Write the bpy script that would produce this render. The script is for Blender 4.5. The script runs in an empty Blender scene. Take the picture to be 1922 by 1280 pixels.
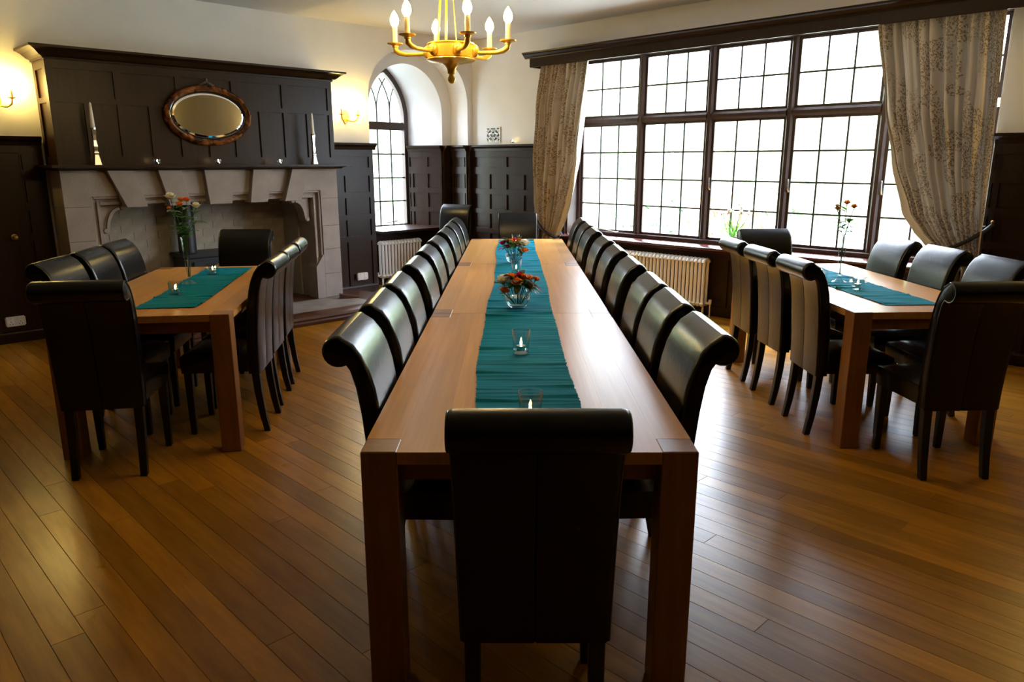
import bpy, bmesh, math, random
from mathutils import Vector, Matrix
R = math.radians
random.seed(7)
sc = bpy.context.scene
COL = sc.collection

# ------------------------------------------------------------------ camera, world, light, exposure
# room axes: x runs along the fireplace wall, y along the window wall, both towards the far corner
F_PX, CX, CY, HZ, CAM_H = 1385.0, 961.0, 640.0, 303.0, 1.53
PITCH = math.atan((CY - HZ) / F_PX)
YAW = R(45.5)
cd = bpy.data.cameras.new('camera'); cam = bpy.data.objects.new('camera', cd); COL.objects.link(cam)
cd.sensor_width = 36.0; cd.lens = F_PX / 1922.0 * 36.0; cd.clip_start = 0.05; cd.clip_end = 200
cam.location = (0, 0, CAM_H); cam.rotation_euler = (R(90) - PITCH, 0, YAW - R(90))
sc.camera = cam

w = bpy.data.worlds.new('overcast_sky'); sc.world = w; w.use_nodes = True
bg = w.node_tree.nodes['Background']
SKY = (0.76, 0.86, 1.0); LZ = 12.5              # standard overcast sky: zenith three times the horizon
wn = w.node_tree
gx = wn.nodes.new('ShaderNodeNewGeometry'); sx = wn.nodes.new('ShaderNodeSeparateXYZ'); tcw = wn.nodes.new('ShaderNodeTexCoord')
wn.links.new(tcw.outputs['Generated'], sx.inputs[0])
mxz = wn.nodes.new('ShaderNodeMath'); mxz.operation = 'MAXIMUM'; mxz.inputs[1].default_value = 0.0; wn.links.new(sx.outputs['Z'], mxz.inputs[0])
mad = wn.nodes.new('ShaderNodeMath'); mad.operation = 'MULTIPLY_ADD'; mad.inputs[1].default_value = LZ * 2 / 3; mad.inputs[2].default_value = LZ / 3
wn.links.new(mxz.outputs[0], mad.inputs[0]); wn.links.new(mad.outputs[0], bg.inputs['Strength'])
bg.inputs['Color'].default_value = (*SKY, 1); wn.nodes.remove(gx)

def portal(name, loc, rot, sx, sy):
    l = bpy.data.lights.new(name, 'AREA'); l.shape = 'RECTANGLE'; l.size = sx; l.size_y = sy
    l.cycles.is_portal = True
    o = bpy.data.objects.new(name, l); COL.objects.link(o); o.location = loc; o.rotation_euler = rot
portal('window_portal', (6.93, 3.70, 1.67), (R(90), 0, R(90)), 4.3, 2.05)
portal('arched_window_portal', (5.84, 8.42, 1.70), (R(-90), 0, 0), 0.8, 2.1)

vs = sc.view_settings
vs.view_transform = 'Standard'; vs.look = 'None'; vs.gamma = 1.0; vs.use_curve_mapping = False
vs.exposure = 2.18
cy = sc.cycles
cy.use_denoising = True
cy.max_bounces = 10; cy.diffuse_bounces = 4; cy.glossy_bounces = 4; cy.transmission_bounces = 8
cy.transparent_max_bounces = 24; cy.caustics_reflective = False; cy.caustics_refractive = False
cy.sample_clamp_indirect = 6.0

WARM = (1.0, 0.58, 0.17)

# ------------------------------------------------------------------ frames
FU = Vector((math.cos(YAW), math.sin(YAW), 0)); RI = Vector((math.sin(YAW), -math.cos(YAW), 0))
ROT0 = YAW - R(90)
def C2R(X, Y, z=0.0):            # X to the right of the long table's axis, Y along it -> room
    p = RI * X + FU * Y; return Vector((p.x, p.y, z))

# ------------------------------------------------------------------ materials
MATS = {}
def nt(name):
    m = bpy.data.materials.new(name); m.use_nodes = True
    n = m.node_tree; b = n.nodes['Principled BSDF']; MATS[name] = m
    return m, n, b
def N(n, t, **kw):
    x = n.nodes.new(t)
    for k, v in kw.items():
        if hasattr(x, k): setattr(x, k, v)
        else: x.inputs[k].default_value = v
    return x
def setp(b, col=None, rough=None, metal=None, spec=None, coat=None, coat_rough=None, ior=None):
    if col is not None: b.inputs['Base Color'].default_value = (*col, 1)
    if rough is not None: b.inputs['Roughness'].default_value = rough
    if metal is not None: b.inputs['Metallic'].default_value = metal
    if spec is not None: b.inputs['Specular IOR Level'].default_value = spec
    if coat is not None: b.inputs['Coat Weight'].default_value = coat
    if coat_rough is not None: b.inputs['Coat Roughness'].default_value = coat_rough
def coords(n, scale=(1, 1, 1), kind='Object'):
    tc = n.nodes.new('ShaderNodeTexCoord'); mp = n.nodes.new('ShaderNodeMapping')
    mp.inputs['Scale'].default_value = scale
    n.links.new(tc.outputs[kind], mp.inputs['Vector']); return mp.outputs['Vector']
def ramp(n, fac, stops):
    r = n.nodes.new('ShaderNodeValToRGB'); e = r.color_ramp.elements
    while len(e) < len(stops): e.new(0.5)
    for el, (p, c) in zip(e, stops): el.position = p; el.color = (*c, 1)
    n.links.new(fac, r.inputs['Fac']); return r.outputs['Color']
def bump(n, b, h, strength=0.2, dist=0.01):
    bp = n.nodes.new('ShaderNodeBump'); bp.inputs['Strength'].default_value = strength; bp.inputs['Distance'].default_value = dist
    n.links.new(h, bp.inputs['Height']); n.links.new(bp.outputs['Normal'], b.inputs['Normal'])
def plain(name, col, rough=0.5, metal=0, spec=0.5, noise=None, coat=None, bmp=None):
    m, n, b = nt(name); setp(b, col, rough, metal, spec, coat)
    if noise:
        sc_, amt = noise
        t = N(n, 'ShaderNodeTexNoise', Scale=sc_, Detail=4.0); n.links.new(coords(n), t.inputs['Vector'])
        lo = tuple(c * (1 - amt) for c in col); hi = tuple(min(1, c * (1 + amt)) for c in col)
        n.links.new(ramp(n, t.outputs['Fac'], [(0.3, lo), (0.7, hi)]), b.inputs['Base Color'])
    if bmp:
        t2 = N(n, 'ShaderNodeTexNoise', Scale=bmp[0], Detail=3.0); n.links.new(coords(n), t2.inputs['Vector'])
        bump(n, b, t2.outputs['Fac'], bmp[1], 0.01)
    return m
def wood(name, c1, c2, rough, gscale=(14, 1.2, 14), coat=0.0, spec=0.5, grain=0.15, tone=0.0, rvar=0.0):
    m, n, b = nt(name); setp(b, c1, rough, 0, spec, coat, 0.15)
    v = coords(n, gscale)
    t = N(n, 'ShaderNodeTexNoise', Scale=3.0, Detail=6.0, Roughness=0.6, Distortion=0.15); n.links.new(v, t.inputs['Vector'])
    col = ramp(n, t.outputs['Fac'], [(0.3, c1), (0.72, c2)])
    if tone:
        a = n.nodes.new('ShaderNodeAttribute'); a.attribute_name = 'tone'
        mr = N(n, 'ShaderNodeMapRange'); mr.inputs['To Min'].default_value = 1 - tone; mr.inputs['To Max'].default_value = 1 + tone
        n.links.new(a.outputs['Fac'], mr.inputs['Value'])
        mx = n.nodes.new('ShaderNodeVectorMath'); mx.operation = 'SCALE'
        n.links.new(col, mx.inputs[0]); n.links.new(mr.outputs['Result'], mx.inputs['Scale']); col = mx.outputs['Vector']
    n.links.new(col, b.inputs['Base Color'])
    if rvar:
        t3 = N(n, 'ShaderNodeTexNoise', Scale=2.5, Detail=3.0); n.links.new(coords(n), t3.inputs['Vector'])
        m3 = N(n, 'ShaderNodeMapRange'); m3.inputs['To Min'].default_value = rough - rvar; m3.inputs['To Max'].default_value = rough + rvar
        n.links.new(t3.outputs['Fac'], m3.inputs['Value']); n.links.new(m3.outputs['Result'], b.inputs['Roughness'])
    if grain: bump(n, b, t.outputs['Fac'], grain, 0.003)
    return m
def emit(name, col, s):
    m, n, b = nt(name); setp(b, col, 0.5)
    b.inputs['Emission Color'].default_value = (*col, 1); b.inputs['Emission Strength'].default_value = s
    return m
def thin_glass(name, tint=(0.97, 0.99, 1.0), ior=1.5, rough=0.0):
    m, n, b = nt(name); n.nodes.remove(b)
    out = n.nodes['Material Output']
    tr = N(n, 'ShaderNodeBsdfTransparent'); tr.inputs['Color'].default_value = (*tint, 1)
    gl = N(n, 'ShaderNodeBsdfGlossy'); gl.inputs['Roughness'].default_value = rough
    lwt = N(n, 'ShaderNodeLayerWeight', Blend=0.5); mx = n.nodes.new('ShaderNodeMixShader')
    pw5 = n.nodes.new('ShaderNodeMath'); pw5.operation = 'POWER'; pw5.inputs[1].default_value = 3.0
    ml = n.nodes.new('ShaderNodeMath'); ml.operation = 'MULTIPLY_ADD'; ml.inputs[1].default_value = 0.85; ml.inputs[2].default_value = ((ior - 1) / (ior + 1)) ** 2
    n.links.new(lwt.outputs['Facing'], pw5.inputs[0]); n.links.new(pw5.outputs[0], ml.inputs[0])
    n.links.new(ml.outputs[0], mx.inputs[0]); n.links.new(tr.outputs[0], mx.inputs[1]); n.links.new(gl.outputs[0], mx.inputs[2])
    n.links.new(mx.outputs[0], out.inputs['Surface'])
    return m

plain('plaster', (0.81, 0.80, 0.81), 0.9, spec=0.2, noise=(3.0, 0.03))
plain('ceiling_paint', (0.74, 0.73, 0.74), 0.95, spec=0.1)
wood('dark_oak', (0.017, 0.0072, 0.0026), (0.028, 0.012, 0.004), 0.33, (9, 9, 1.0), spec=0.20, grain=0.05)
wood('sill_wood', (0.05, 0.012, 0.010), (0.09, 0.02, 0.015), 0.22, (9, 1, 9), coat=0.4)
wood('window_wood', (0.035, 0.016, 0.012), (0.055, 0.026, 0.02), 0.4, (9, 9, 1.0), grain=0.05)
wood('floor_oak', (0.28, 0.112, 0.008), (0.47, 0.205, 0.018), 0.30, (9, 0.9, 9), spec=0.33, grain=0.06, tone=0.28, rvar=0.06)
wood('table_oak', (0.54, 0.255, 0.062), (0.66, 0.335, 0.095), 0.31, (16, 0.45, 16), spec=0.18, grain=0.0, tone=0.10, rvar=0.02)
wood('table_oak_end', (0.25, 0.10, 0.03), (0.34, 0.145, 0.048), 0.33, (14, 14, 1.2), spec=0.45, grain=0.03)
wood('curb_wood', (0.065, 0.022, 0.010), (0.11, 0.040, 0.018), 0.38, (1.2, 14, 14), spec=0.3)
plain('floor_gap', (0.05, 0.025, 0.008), 0.9)
plain('leather', (0.003, 0.003, 0.0034), 0.27, spec=0.36, bmp=(55.0, 0.06))
plain('leather_piping', (0.006, 0.005, 0.005), 0.28)
plain('black_leg', (0.003, 0.0025, 0.0025), 0.35)
plain('stone', (0.31, 0.255, 0.225), 0.85, spec=0.25, noise=(7.0, 0.10), bmp=(60.0, 0.25))
plain('mortar', (0.34, 0.295, 0.235), 0.9)
plain('painted_brick', (0.36, 0.31, 0.245), 0.85, spec=0.2, noise=(9.0, 0.12), bmp=(40.0, 0.3))
plain('slate_hearth', (0.27, 0.235, 0.21), 0.6, noise=(6.0, 0.2))
plain('cast_iron', (0.012, 0.013, 0.017), 0.45)
plain('radiator_paint', (0.88, 0.87, 0.87), 0.35)
plain('white_plastic', (0.72, 0.66, 0.58), 0.4)
plain('white_ceramic', (0.80, 0.78, 0.78), 0.35)
plain('lead', (0.05, 0.05, 0.055), 0.5, metal=0.2)
plain('brass', (0.95, 0.56, 0.07), 0.32, metal=0.55, noise=(20.0, 0.1))
plain('dull_brass', (0.50, 0.33, 0.12), 0.45, metal=1.0)
plain('chrome', (0.75, 0.74, 0.72), 0.12, metal=1.0)
plain('silver', (0.80, 0.79, 0.76), 0.2, metal=1.0)
plain('dark_chain', (0.20, 0.18, 0.15), 0.4, metal=1.0)
plain('wax', (0.85, 0.82, 0.78), 0.5, spec=0.4)
plain('candle_tube', (0.85, 0.72, 0.42), 0.5)
plain('black_rope', (0.008, 0.008, 0.01), 0.7)
plain('lining', (0.85, 0.83, 0.78), 0.9, spec=0.1)
plain('stem_green', (0.05, 0.13, 0.02), 0.5)
plain('leaf_green', (0.09, 0.28, 0.03), 0.42, noise=(25.0, 0.3))
plain('leaf_bronze', (0.09, 0.085, 0.02), 0.4, noise=(25.0, 0.3))
plain('leaf_pale', (0.30, 0.42, 0.34), 0.45)
plain('petal_orange', (1.0, 0.24, 0.02), 0.55, noise=(30.0, 0.25))
plain('petal_coral', (0.95, 0.34, 0.13), 0.55, noise=(30.0, 0.25))
plain('petal_white', (0.88, 0.82, 0.68), 0.6)
plain('petal_red', (0.60, 0.015, 0.04), 0.5, noise=(30.0, 0.25))
plain('pot_white', (0.75, 0.75, 0.78), 0.3)
plain('soil', (0.03, 0.02, 0.012), 0.9)
plain('lawn', (0.25, 0.26, 0.22), 0.95, spec=0.1, noise=(0.6, 0.25))
plain('shrub_leaf', (0.16, 0.26, 0.12), 0.7, noise=(1.5, 0.3))
plain('shrub_russet', (0.36, 0.20, 0.10), 0.7, noise=(1.5, 0.3))
plain('bark', (0.12, 0.09, 0.07), 0.9)
plain('mirror_glass', (0.92, 0.92, 0.90), 0.0, metal=1.0)
plain('mirror_bevel', (0.90, 0.90, 0.88), 0.03, metal=1.0)
plain('mirror_lip', (0.01, 0.009, 0.012), 0.25)
thin_glass('window_glass', (0.99, 1.0, 1.0), 1.45)
thin_glass('clear_glass', (0.93, 0.96, 0.97), 1.5)
thin_glass('water', (0.90, 0.95, 0.93), 1.33)
emit('bulb_glow', (1.0, 0.72, 0.32), 64.0)
emit('sconce_glow', (1.0, 0.70, 0.19), 110.0)
emit('flame', (1.0, 0.62, 0.22), 22.0)
emit('lit_wax', (1.0, 0.62, 0.34), 0.7)

def translucent(name, amt):
    m = MATS[name]; n = m.node_tree; b = n.nodes['Principled BSDF']; tl = n.nodes.new('ShaderNodeBsdfTranslucent')
    if b.inputs['Base Color'].links: n.links.new(b.inputs['Base Color'].links[0].from_socket, tl.inputs['Color'])
    else: tl.inputs['Color'].default_value = b.inputs['Base Color'].default_value
    ms = n.nodes.new('ShaderNodeMixShader'); ms.inputs[0].default_value = amt
    n.links.new(b.outputs[0], ms.inputs[1]); n.links.new(tl.outputs[0], ms.inputs[2]); n.links.new(ms.outputs[0], n.nodes['Material Output'].inputs['Surface'])
for nm_ in ('leaf_green', 'leaf_bronze', 'leaf_pale', 'petal_orange', 'petal_coral', 'petal_white', 'petal_red'): translucent(nm_, 0.45)
def m_tortoise():
    m, n, b = nt('tortoise'); setp(b, (0.2, 0.07, 0.02), 0.25, 0, 0.5, 0.5, 0.1)
    v = coords(n, (1, 1, 1))
    t = N(n, 'ShaderNodeTexNoise', Scale=11.0, Detail=3.0, Distortion=1.0); n.links.new(v, t.inputs['Vector'])
    n.links.new(ramp(n, t.outputs['Fac'], [(0.35, (0.03, 0.010, 0.004)), (0.5, (0.16, 0.05, 0.012)), (0.68, (0.36, 0.13, 0.03))]), b.inputs['Base Color'])
m_tortoise()
def m_curtain():
    m, n, b = nt('curtain_fabric'); setp(b, (0.4, 0.33, 0.24), 0.85, 0, 0.2)
    uv = n.nodes.new('ShaderNodeUVMap'); uv.uv_map = 'UVMap'
    vor = N(n, 'ShaderNodeTexVoronoi', Scale=1.0); mp = N(n, 'ShaderNodeMapping'); mp.inputs['Scale'].default_value = (105, 75, 1); mp.inputs['Rotation'].default_value = (0, 0, 0.6)
    n.links.new(uv.outputs[0], mp.inputs['Vector']); n.links.new(mp.outputs[0], vor.inputs['Vector'])
    spk = ramp(n, vor.outputs['Distance'], [(0.40, (1, 1, 1)), (0.52, (0, 0, 0))])
    v2 = N(n, 'ShaderNodeTexVoronoi', Scale=1.0, distance='CHEBYCHEV'); mp2 = N(n, 'ShaderNodeMapping'); mp2.inputs['Scale'].default_value = (6.0, 4.5, 1)
    n.links.new(uv.outputs[0], mp2.inputs['Vector']); n.links.new(mp2.outputs[0], v2.inputs['Vector'])
    sep = n.nodes.new('ShaderNodeSeparateColor'); n.links.new(v2.outputs['Color'], sep.inputs[0])
    msk = ramp(n, sep.outputs[0], [(0.30, (0.05, 0.05, 0.05)), (0.42, (1, 1, 1))])
    mul = n.nodes.new('ShaderNodeMath'); mul.operation = 'MULTIPLY'; n.links.new(spk, mul.inputs[0]); n.links.new(msk, mul.inputs[1])
    mix = n.nodes.new('ShaderNodeMix'); mix.data_type = 'RGBA'
    n.links.new(mul.outputs[0], mix.inputs['Factor'])
    mix.inputs['A'].default_value = (0.50, 0.42, 0.325, 1); mix.inputs['B'].default_value = (0.23, 0.155, 0.08, 1)
    n.links.new(mix.outputs['Result'], b.inputs['Base Color'])
    tl = n.nodes.new('ShaderNodeBsdfTranslucent'); n.links.new(mix.outputs['Result'], tl.inputs['Color'])
    ms = n.nodes.new('ShaderNodeMixShader'); ms.inputs[0].default_value = 0.04
    n.links.new(b.outputs[0], ms.inputs[1]); n.links.new(tl.outputs[0], ms.inputs[2])
    n.links.new(ms.outputs[0], n.nodes['Material Output'].inputs['Surface'])
m_curtain()
def m_runner():
    m, n, b = nt('runner_cloth'); setp(b, (0.0, 0.10, 0.13), 0.85, 0, 0.06)
    v = coords(n, (3, 160, 1))
    t = N(n, 'ShaderNodeTexNoise', Scale=1.0, Detail=3.0); n.links.new(v, t.inputs['Vector'])
    n.links.new(ramp(n, t.outputs['Fac'], [(0.3, (0.0, 0.105, 0.155)), (0.7, (0.0, 0.27, 0.40))]), b.inputs['Base Color'])
    bump(n, b, t.outputs['Fac'], 0.5, 0.004)
m_runner()

# ------------------------------------------------------------------ mesh helpers
def tagp(o, label=None, cat=None, group=None, kind=None):
    if label: o['label'] = label
    if cat: o['category'] = cat
    if group: o['group'] = group
    if kind: o['kind'] = kind
    return o
def link(name, me, mat=None, parent=None):
    if mat:
        me.materials.clear(); me.materials.append(MATS[mat])
    o = bpy.data.objects.new(name, me); COL.objects.link(o)
    if parent is not None: o.parent = parent
    return o
def smooth(me, ang=None):
    for p in me.polygons: p.use_smooth = True
    if ang is not None:
        try: me.set_sharp_from_angle(angle=R(ang))
        except Exception: pass
class MB:
    """collects vertices and faces of ONE mesh"""
    def __init__(s): s.v = []; s.f = []
    def add(s, vs_, fs):
        k = len(s.v); s.v += [tuple(x) for x in vs_]; s.f += [tuple(i + k for i in f) for f in fs]; return s
    def box(s, x0, x1, y0, y1, z0, z1):
        return s.add([(x0, y0, z0), (x1, y0, z0), (x1, y1, z0), (x0, y1, z0), (x0, y0, z1), (x1, y0, z1), (x1, y1, z1), (x0, y1, z1)],
                     [(0, 3, 2, 1), (4, 5, 6, 7), (0, 1, 5, 4), (1, 2, 6, 5), (2, 3, 7, 6), (3, 0, 4, 7)])
    def prism(s, pts, O, A, B, L):
        O, A, B, L = Vector(O), Vector(A), Vector(B), Vector(L); n = len(pts)
        a = [O + A * p + B * q for p, q in pts]
        if A.cross(B).dot(L) < 0: a.reverse()
        return s.add(a + [x + L for x in a], [tuple(range(n - 1, -1, -1)), tuple(range(n, 2 * n))] + [(i, (i + 1) % n, n + (i + 1) % n, n + i) for i in range(n)])
    def quad(s, *p): return s.add(p, [tuple(range(len(p)))])
    def lathe(s, prof, seg=16, O=(0, 0, 0), cap=True):
        k = []; n = len(prof); O = Vector(O)
        vs_ = []; fs = []
        for r, z in prof:
            for i in range(seg):
                a = 2 * math.pi * i / seg; vs_.append((O.x + r * math.cos(a), O.y + r * math.sin(a), O.z + z))
        for j in range(n - 1):
            for i in range(seg):
                fs.append((j * seg + i, j * seg + (i + 1) % seg, (j + 1) * seg + (i + 1) % seg, (j + 1) * seg + i))
        if cap:
            fs.append(tuple(range(seg - 1, -1, -1))); fs.append(tuple((n - 1) * seg + i for i in range(seg)))
        return s.add(vs_, fs)
    def tube(s, path, r, seg=8, closed=False):
        P = [Vector(p) for p in path]; n = len(P); rr = r if isinstance(r, (list, tuple)) else [r] * n
        vs_ = []; fs = []
        t0 = (P[1] - P[0]).normalized(); ref = Vector((0, 0, 1)) if abs(t0.z) < 0.9 else Vector((1, 0, 0))
        nrm = t0.cross(ref).normalized()
        for i in range(n):
            t = (P[(i + 1) % n] - P[i - 1]) if closed else (P[min(i + 1, n - 1)] - P[max(i - 1, 0)])
            t.normalize(); nrm = (nrm - t * nrm.dot(t)).normalized(); bn = t.cross(nrm)
            for k in range(seg):
                a = 2 * math.pi * k / seg; vs_.append(P[i] + (nrm * math.cos(a) + bn * math.sin(a)) * rr[i])
        m = n if closed else n - 1
        for i in range(m):
            for k in range(seg):
                fs.append((i * seg + k, i * seg + (k + 1) % seg, ((i + 1) % n) * seg + (k + 1) % seg, ((i + 1) % n) * seg + k))
        if not closed:
            fs.append(tuple(range(seg - 1, -1, -1))); fs.append(tuple((n - 1) * seg + k for k in range(seg)))
        return s.add(vs_, fs)
    def ball(s, c, r, seg=10, rings=7, sz=1.0):
        pr = [(max(1e-4, r * math.sin(math.pi * i / rings)), -r * sz * math.cos(math.pi * i / rings)) for i in range(rings + 1)]
        return s.lathe(pr, seg, c, cap=False)
    def mesh(s, name, sm=None):
        me = bpy.data.meshes.new(name); me.from_pydata(s.v, [], s.f); me.update()
        if sm is not None: smooth(me, sm)
        return me
    def build(s, name, mat, parent=None, sm=None, bevel=0.0, seg=2):
        me = s.mesh(name)
        if bevel:
            bm = bmesh.new(); bm.from_mesh(me)
            bmesh.ops.bevel(bm, geom=bm.edges[:], offset=bevel, segments=seg, affect='EDGES', clamp_overlap=True)
            bm.to_mesh(me); bm.free()
        if sm is not None: smooth(me, sm)
        return link(name, me, mat, parent)
def thing(name, label, cat, loc=(0, 0, 0), rz=0.0, group=None):
    o = bpy.data.objects.new(name, None); COL.objects.link(o)
    o.location = loc; o.rotation_euler = (0, 0, rz); o.empty_display_size = 0.1
    return tagp(o, label, cat, group)
def copy_tree(o, parent=None):
    c = o.copy(); COL.objects.link(c); c.parent = parent
    for ch in [x for x in o.children]: copy_tree(ch, c)
    return c
def struct(o, label=None, cat=None):
    o['kind'] = 'structure'
    if label: o['label'] = label
    if cat: o['category'] = cat
    return o

# ------------------------------------------------------------------ room constants
UW, VF, ZC = 6.65, 7.50, 3.015
U0, V0 = -5.0, -5.0  # unseen walls set farther back to weaken their bounce light
ZCAP = 1.735
RO0, RO1, V2 = 5.05, 6.565, 7.835            # shallow arched recess in the fireplace wall
WC, VW = 5.84, 8.34                          # arched window centre and plane
OPH = 0.57                                   # half width of the arched opening in the recess
WV0, WV1, WZ0, WZ1, UG = 1.55, 5.85, 0.69, 2.68, 6.85   # big window recess

# ------------------------------------------------------------------ floor
fl = MB().box(U0, UW + 0.3, V0, VF + 1.0, -0.12, -0.022).build('floor', 'floor_gap')
struct(fl, 'worn honey brown oak strip floor of the dining hall', 'floor')
def in_view_area(u0, u1, v0, v1):
    tot = 0.0
    for a in (0.1, 0.5, 0.9):
        for b in (0.1, 0.3, 0.5, 0.7, 0.9):
            p = Vector((u0 + (u1 - u0) * a, v0 + (v1 - v0) * b, 0)); d = p - Vector((0, 0, CAM_H))
            X, Yh = d.dot(RI), d.dot(FU); dep = Yh * math.cos(PITCH) + CAM_H * math.sin(PITCH)
            if dep < 0.3: continue
            yy = (-CAM_H * math.cos(PITCH) + Yh * math.sin(PITCH)) / dep * F_PX
            if abs(X / dep * F_PX) < 975 and -650 < yy < 650: tot += 1.0 / dep ** 3
    return tot * (u1 - u0) * (v1 - v0)
planks = []
pw = 0.10; i = 0; u = U0
while u < UW - 0.01:
    v = V0 - random.random() * 1.8
    while v < VF:
        L = random.uniform(1.7, 3.4); a, b = max(v, V0), min(v + L, VF)
        if b - a > 0.05:
            planks.append((in_view_area(u, u + pw, a, b), u, min(u + pw, UW), a, b, random.random()))
        v += L
    u += pw
planks.append((0.0, RO0, RO1, VF, V2, 0.5))
planks.sort(reverse=True)
def plank_geo(mb, u0, u1, v0, v1):
    g, e, c = 0.0005, 0.0009, 0.0008
    u0 += g; u1 -= g; v0 += g; v1 -= g
    mb.add([(u0, v0, -0.022), (u1, v0, -0.022), (u1, v1, -0.022), (u0, v1, -0.022), (u0, v0, -c), (u1, v0, -c), (u1, v1, -c), (u0, v1, -c),
            (u0 + e, v0 + e, 0), (u1 - e, v0 + e, 0), (u1 - e, v1 - e, 0), (u0 + e, v1 - e, 0)],
           [(0, 1, 5, 4), (1, 2, 6, 5), (2, 3, 7, 6), (3, 0, 4, 7), (4, 5, 9, 8), (5, 6, 10, 9), (6, 7, 11, 10), (7, 4, 8, 11), (8, 9, 10, 11)])
def tone_attr(me, vals):
    at = me.attributes.new('tone', 'FLOAT', 'POINT')
    at.data.foreach_set('value', vals)
rest = MB(); rest_t = []
for k, (ar, a, b, c, d, tn) in enumerate(planks):
    if k < 295 and ar > 0:
        mb = MB(); plank_geo(mb, a, b, c, d); me = mb.mesh('plank'); tone_attr(me, [tn] * 12)
        link('plank', me, 'floor_oak', fl)
    else:
        plank_geo(rest, a, b, c, d); rest_t += [tn] * 12
me = rest.mesh('plank_field'); tone_attr(me, rest_t)
o = link('plank_field', me, 'floor_oak', fl); o['kind'] = 'stuff'

# ------------------------------------------------------------------ walls and ceiling
def arch_outer(u):                # shouldered arch of the shallow recess
    c = 0.5 * (RO0 + RO1); h = 0.5 * (RO1 - RO0); x = abs(u - c) / h
    return 2.20 + 0.62 * (max(0.0, 1 - x ** 2.6)) ** (1 / 2.2)
def arch_inner(u):
    x = min(1.0, abs(u - WC) / OPH); return 2.13 + 0.575 * math.sqrt(max(0.0, 1 - x * x))
def strip_above(mb, y, us, zf, ztop):
    for a, b in zip(us[:-1], us[1:]):
        mb.quad((a, y, zf(a)), (b, y, zf(b)), (b, y, ztop), (a, y, ztop))
def lin(a, b, n): return [a + (b - a) * i / n for i in range(n + 1)]
def coslin(a, b, n): return [a + (b - a) * 0.5 * (1 - math.cos(math.pi * i / n)) for i in range(n + 1)]
FB0, FB1, FBZ = 1.96, 4.10, 1.24             # firebox hole in the wall
mb = MB()
def wq(mb, u0, u1, z0, z1, y=VF): mb.quad((u0, y, z0), (u1, y, z0), (u1, y, z1), (u0, y, z1))
wq(mb, U0, FB0, 0, ZC); wq(mb, FB0, FB1, FBZ, ZC); wq(mb, FB1, RO0, 0, ZC); wq(mb, RO1, UW, 0, ZC)
us = coslin(RO0, RO1, 40); strip_above(mb, VF, us, arch_outer, ZC)
for a, b in zip(us[:-1], us[1:]):
    mb.quad((a, VF, arch_outer(a)), (b, VF, arch_outer(b)), (b, V2, arch_outer(b)), (a, V2, arch_outer(a)))
z1 = arch_outer(RO0)
mb.quad((RO0, VF, 0), (RO0, VF, z1), (RO0, V2, z1), (RO0, V2, 0)); mb.quad((RO1, VF, 0), (RO1, V2, 0), (RO1, V2, z1), (RO1, VF, z1))
# back of the recess with the deep round arched opening
a0, a1 = WC - OPH, WC + OPH
wq(mb, RO0, a0, 0, ZC - 0.1, V2); wq(mb, a1, RO1, 0, ZC - 0.1, V2); wq(mb, a0, a1, 0, 0.66, V2)
us2 = coslin(a0, a1, 36); strip_above(mb, V2, us2, arch_inner, ZC - 0.1)
# splayed reveal from the opening down to the window frame
WH = 0.37                                     # half width of the window frame
def lancet(t):                                # outline of pointed window, t 0..1 from left spring to right spring
    sgn = -1 if t < 0.5 else 1; q = abs(t - 0.5) * 2            # 1 at spring, 0 at apex
    Rr = 0.78; ang1 = math.acos((Rr - WH) / Rr); ang = ang1 * (1 - q)
    return WC + sgn * (WH - Rr + Rr * math.cos(ang)), 2.08 + Rr * math.sin(ang) * 0.97
ol = []; il = []
for i in range(37):
    t = i / 36; u = a0 + (a1 - a0) * 0.5 * (1 - math.cos(math.pi * t)); ol.append((u, arch_inner(u))); il.append(lancet(t))
ol = [(a0, 0.66)] + ol + [(a1, 0.66)]; il = [(WC - WH, 0.66)] + il + [(WC + WH, 0.66)]
for (p, q), (r, s) in zip(zip(ol[:-1], ol[1:]), zip(il[:-1], il[1:])):
    mb.quad((p[0], V2, p[1]), (q[0], V2, q[1]), (s[0], VW, s[1]), (r[0], VW, r[1]))
mb.quad((a0, V2, 0.66), (a1, V2, 0.66), (WC + WH, VW, 0.66), (WC - WH, VW, 0.66))
# outer skin
mb.quad((U0, VF + 0.02, ZC), (UW, VF + 0.02, ZC), (UW, VW + 0.05, ZC), (U0, VW + 0.05, ZC))
wl = mb.build('wall_left', 'plaster'); smooth(wl.data, 35)
struct(wl, 'white plaster fireplace wall with an arched window recess', 'wall')
# outer face of that wall keeps daylight out around the window
mb = MB(); yb = VW + 0.06
wq(mb, U0, WC - WH, -0.1, ZC + 0.2, yb); wq(mb, WC + WH, UW + 0.4, -0.1, ZC + 0.2, yb); wq(mb, WC - WH, WC + WH, -0.1, 0.66, yb)
pts = [lancet(i / 36) for i in range(37)]
for p, q in zip(pts[:-1], pts[1:]): mb.quad((p[0], yb, p[1]), (q[0], yb, q[1]), (q[0], yb, ZC + 0.2), (p[0], yb, ZC + 0.2))
mb.build('outer_face', 'plaster', wl)

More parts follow.
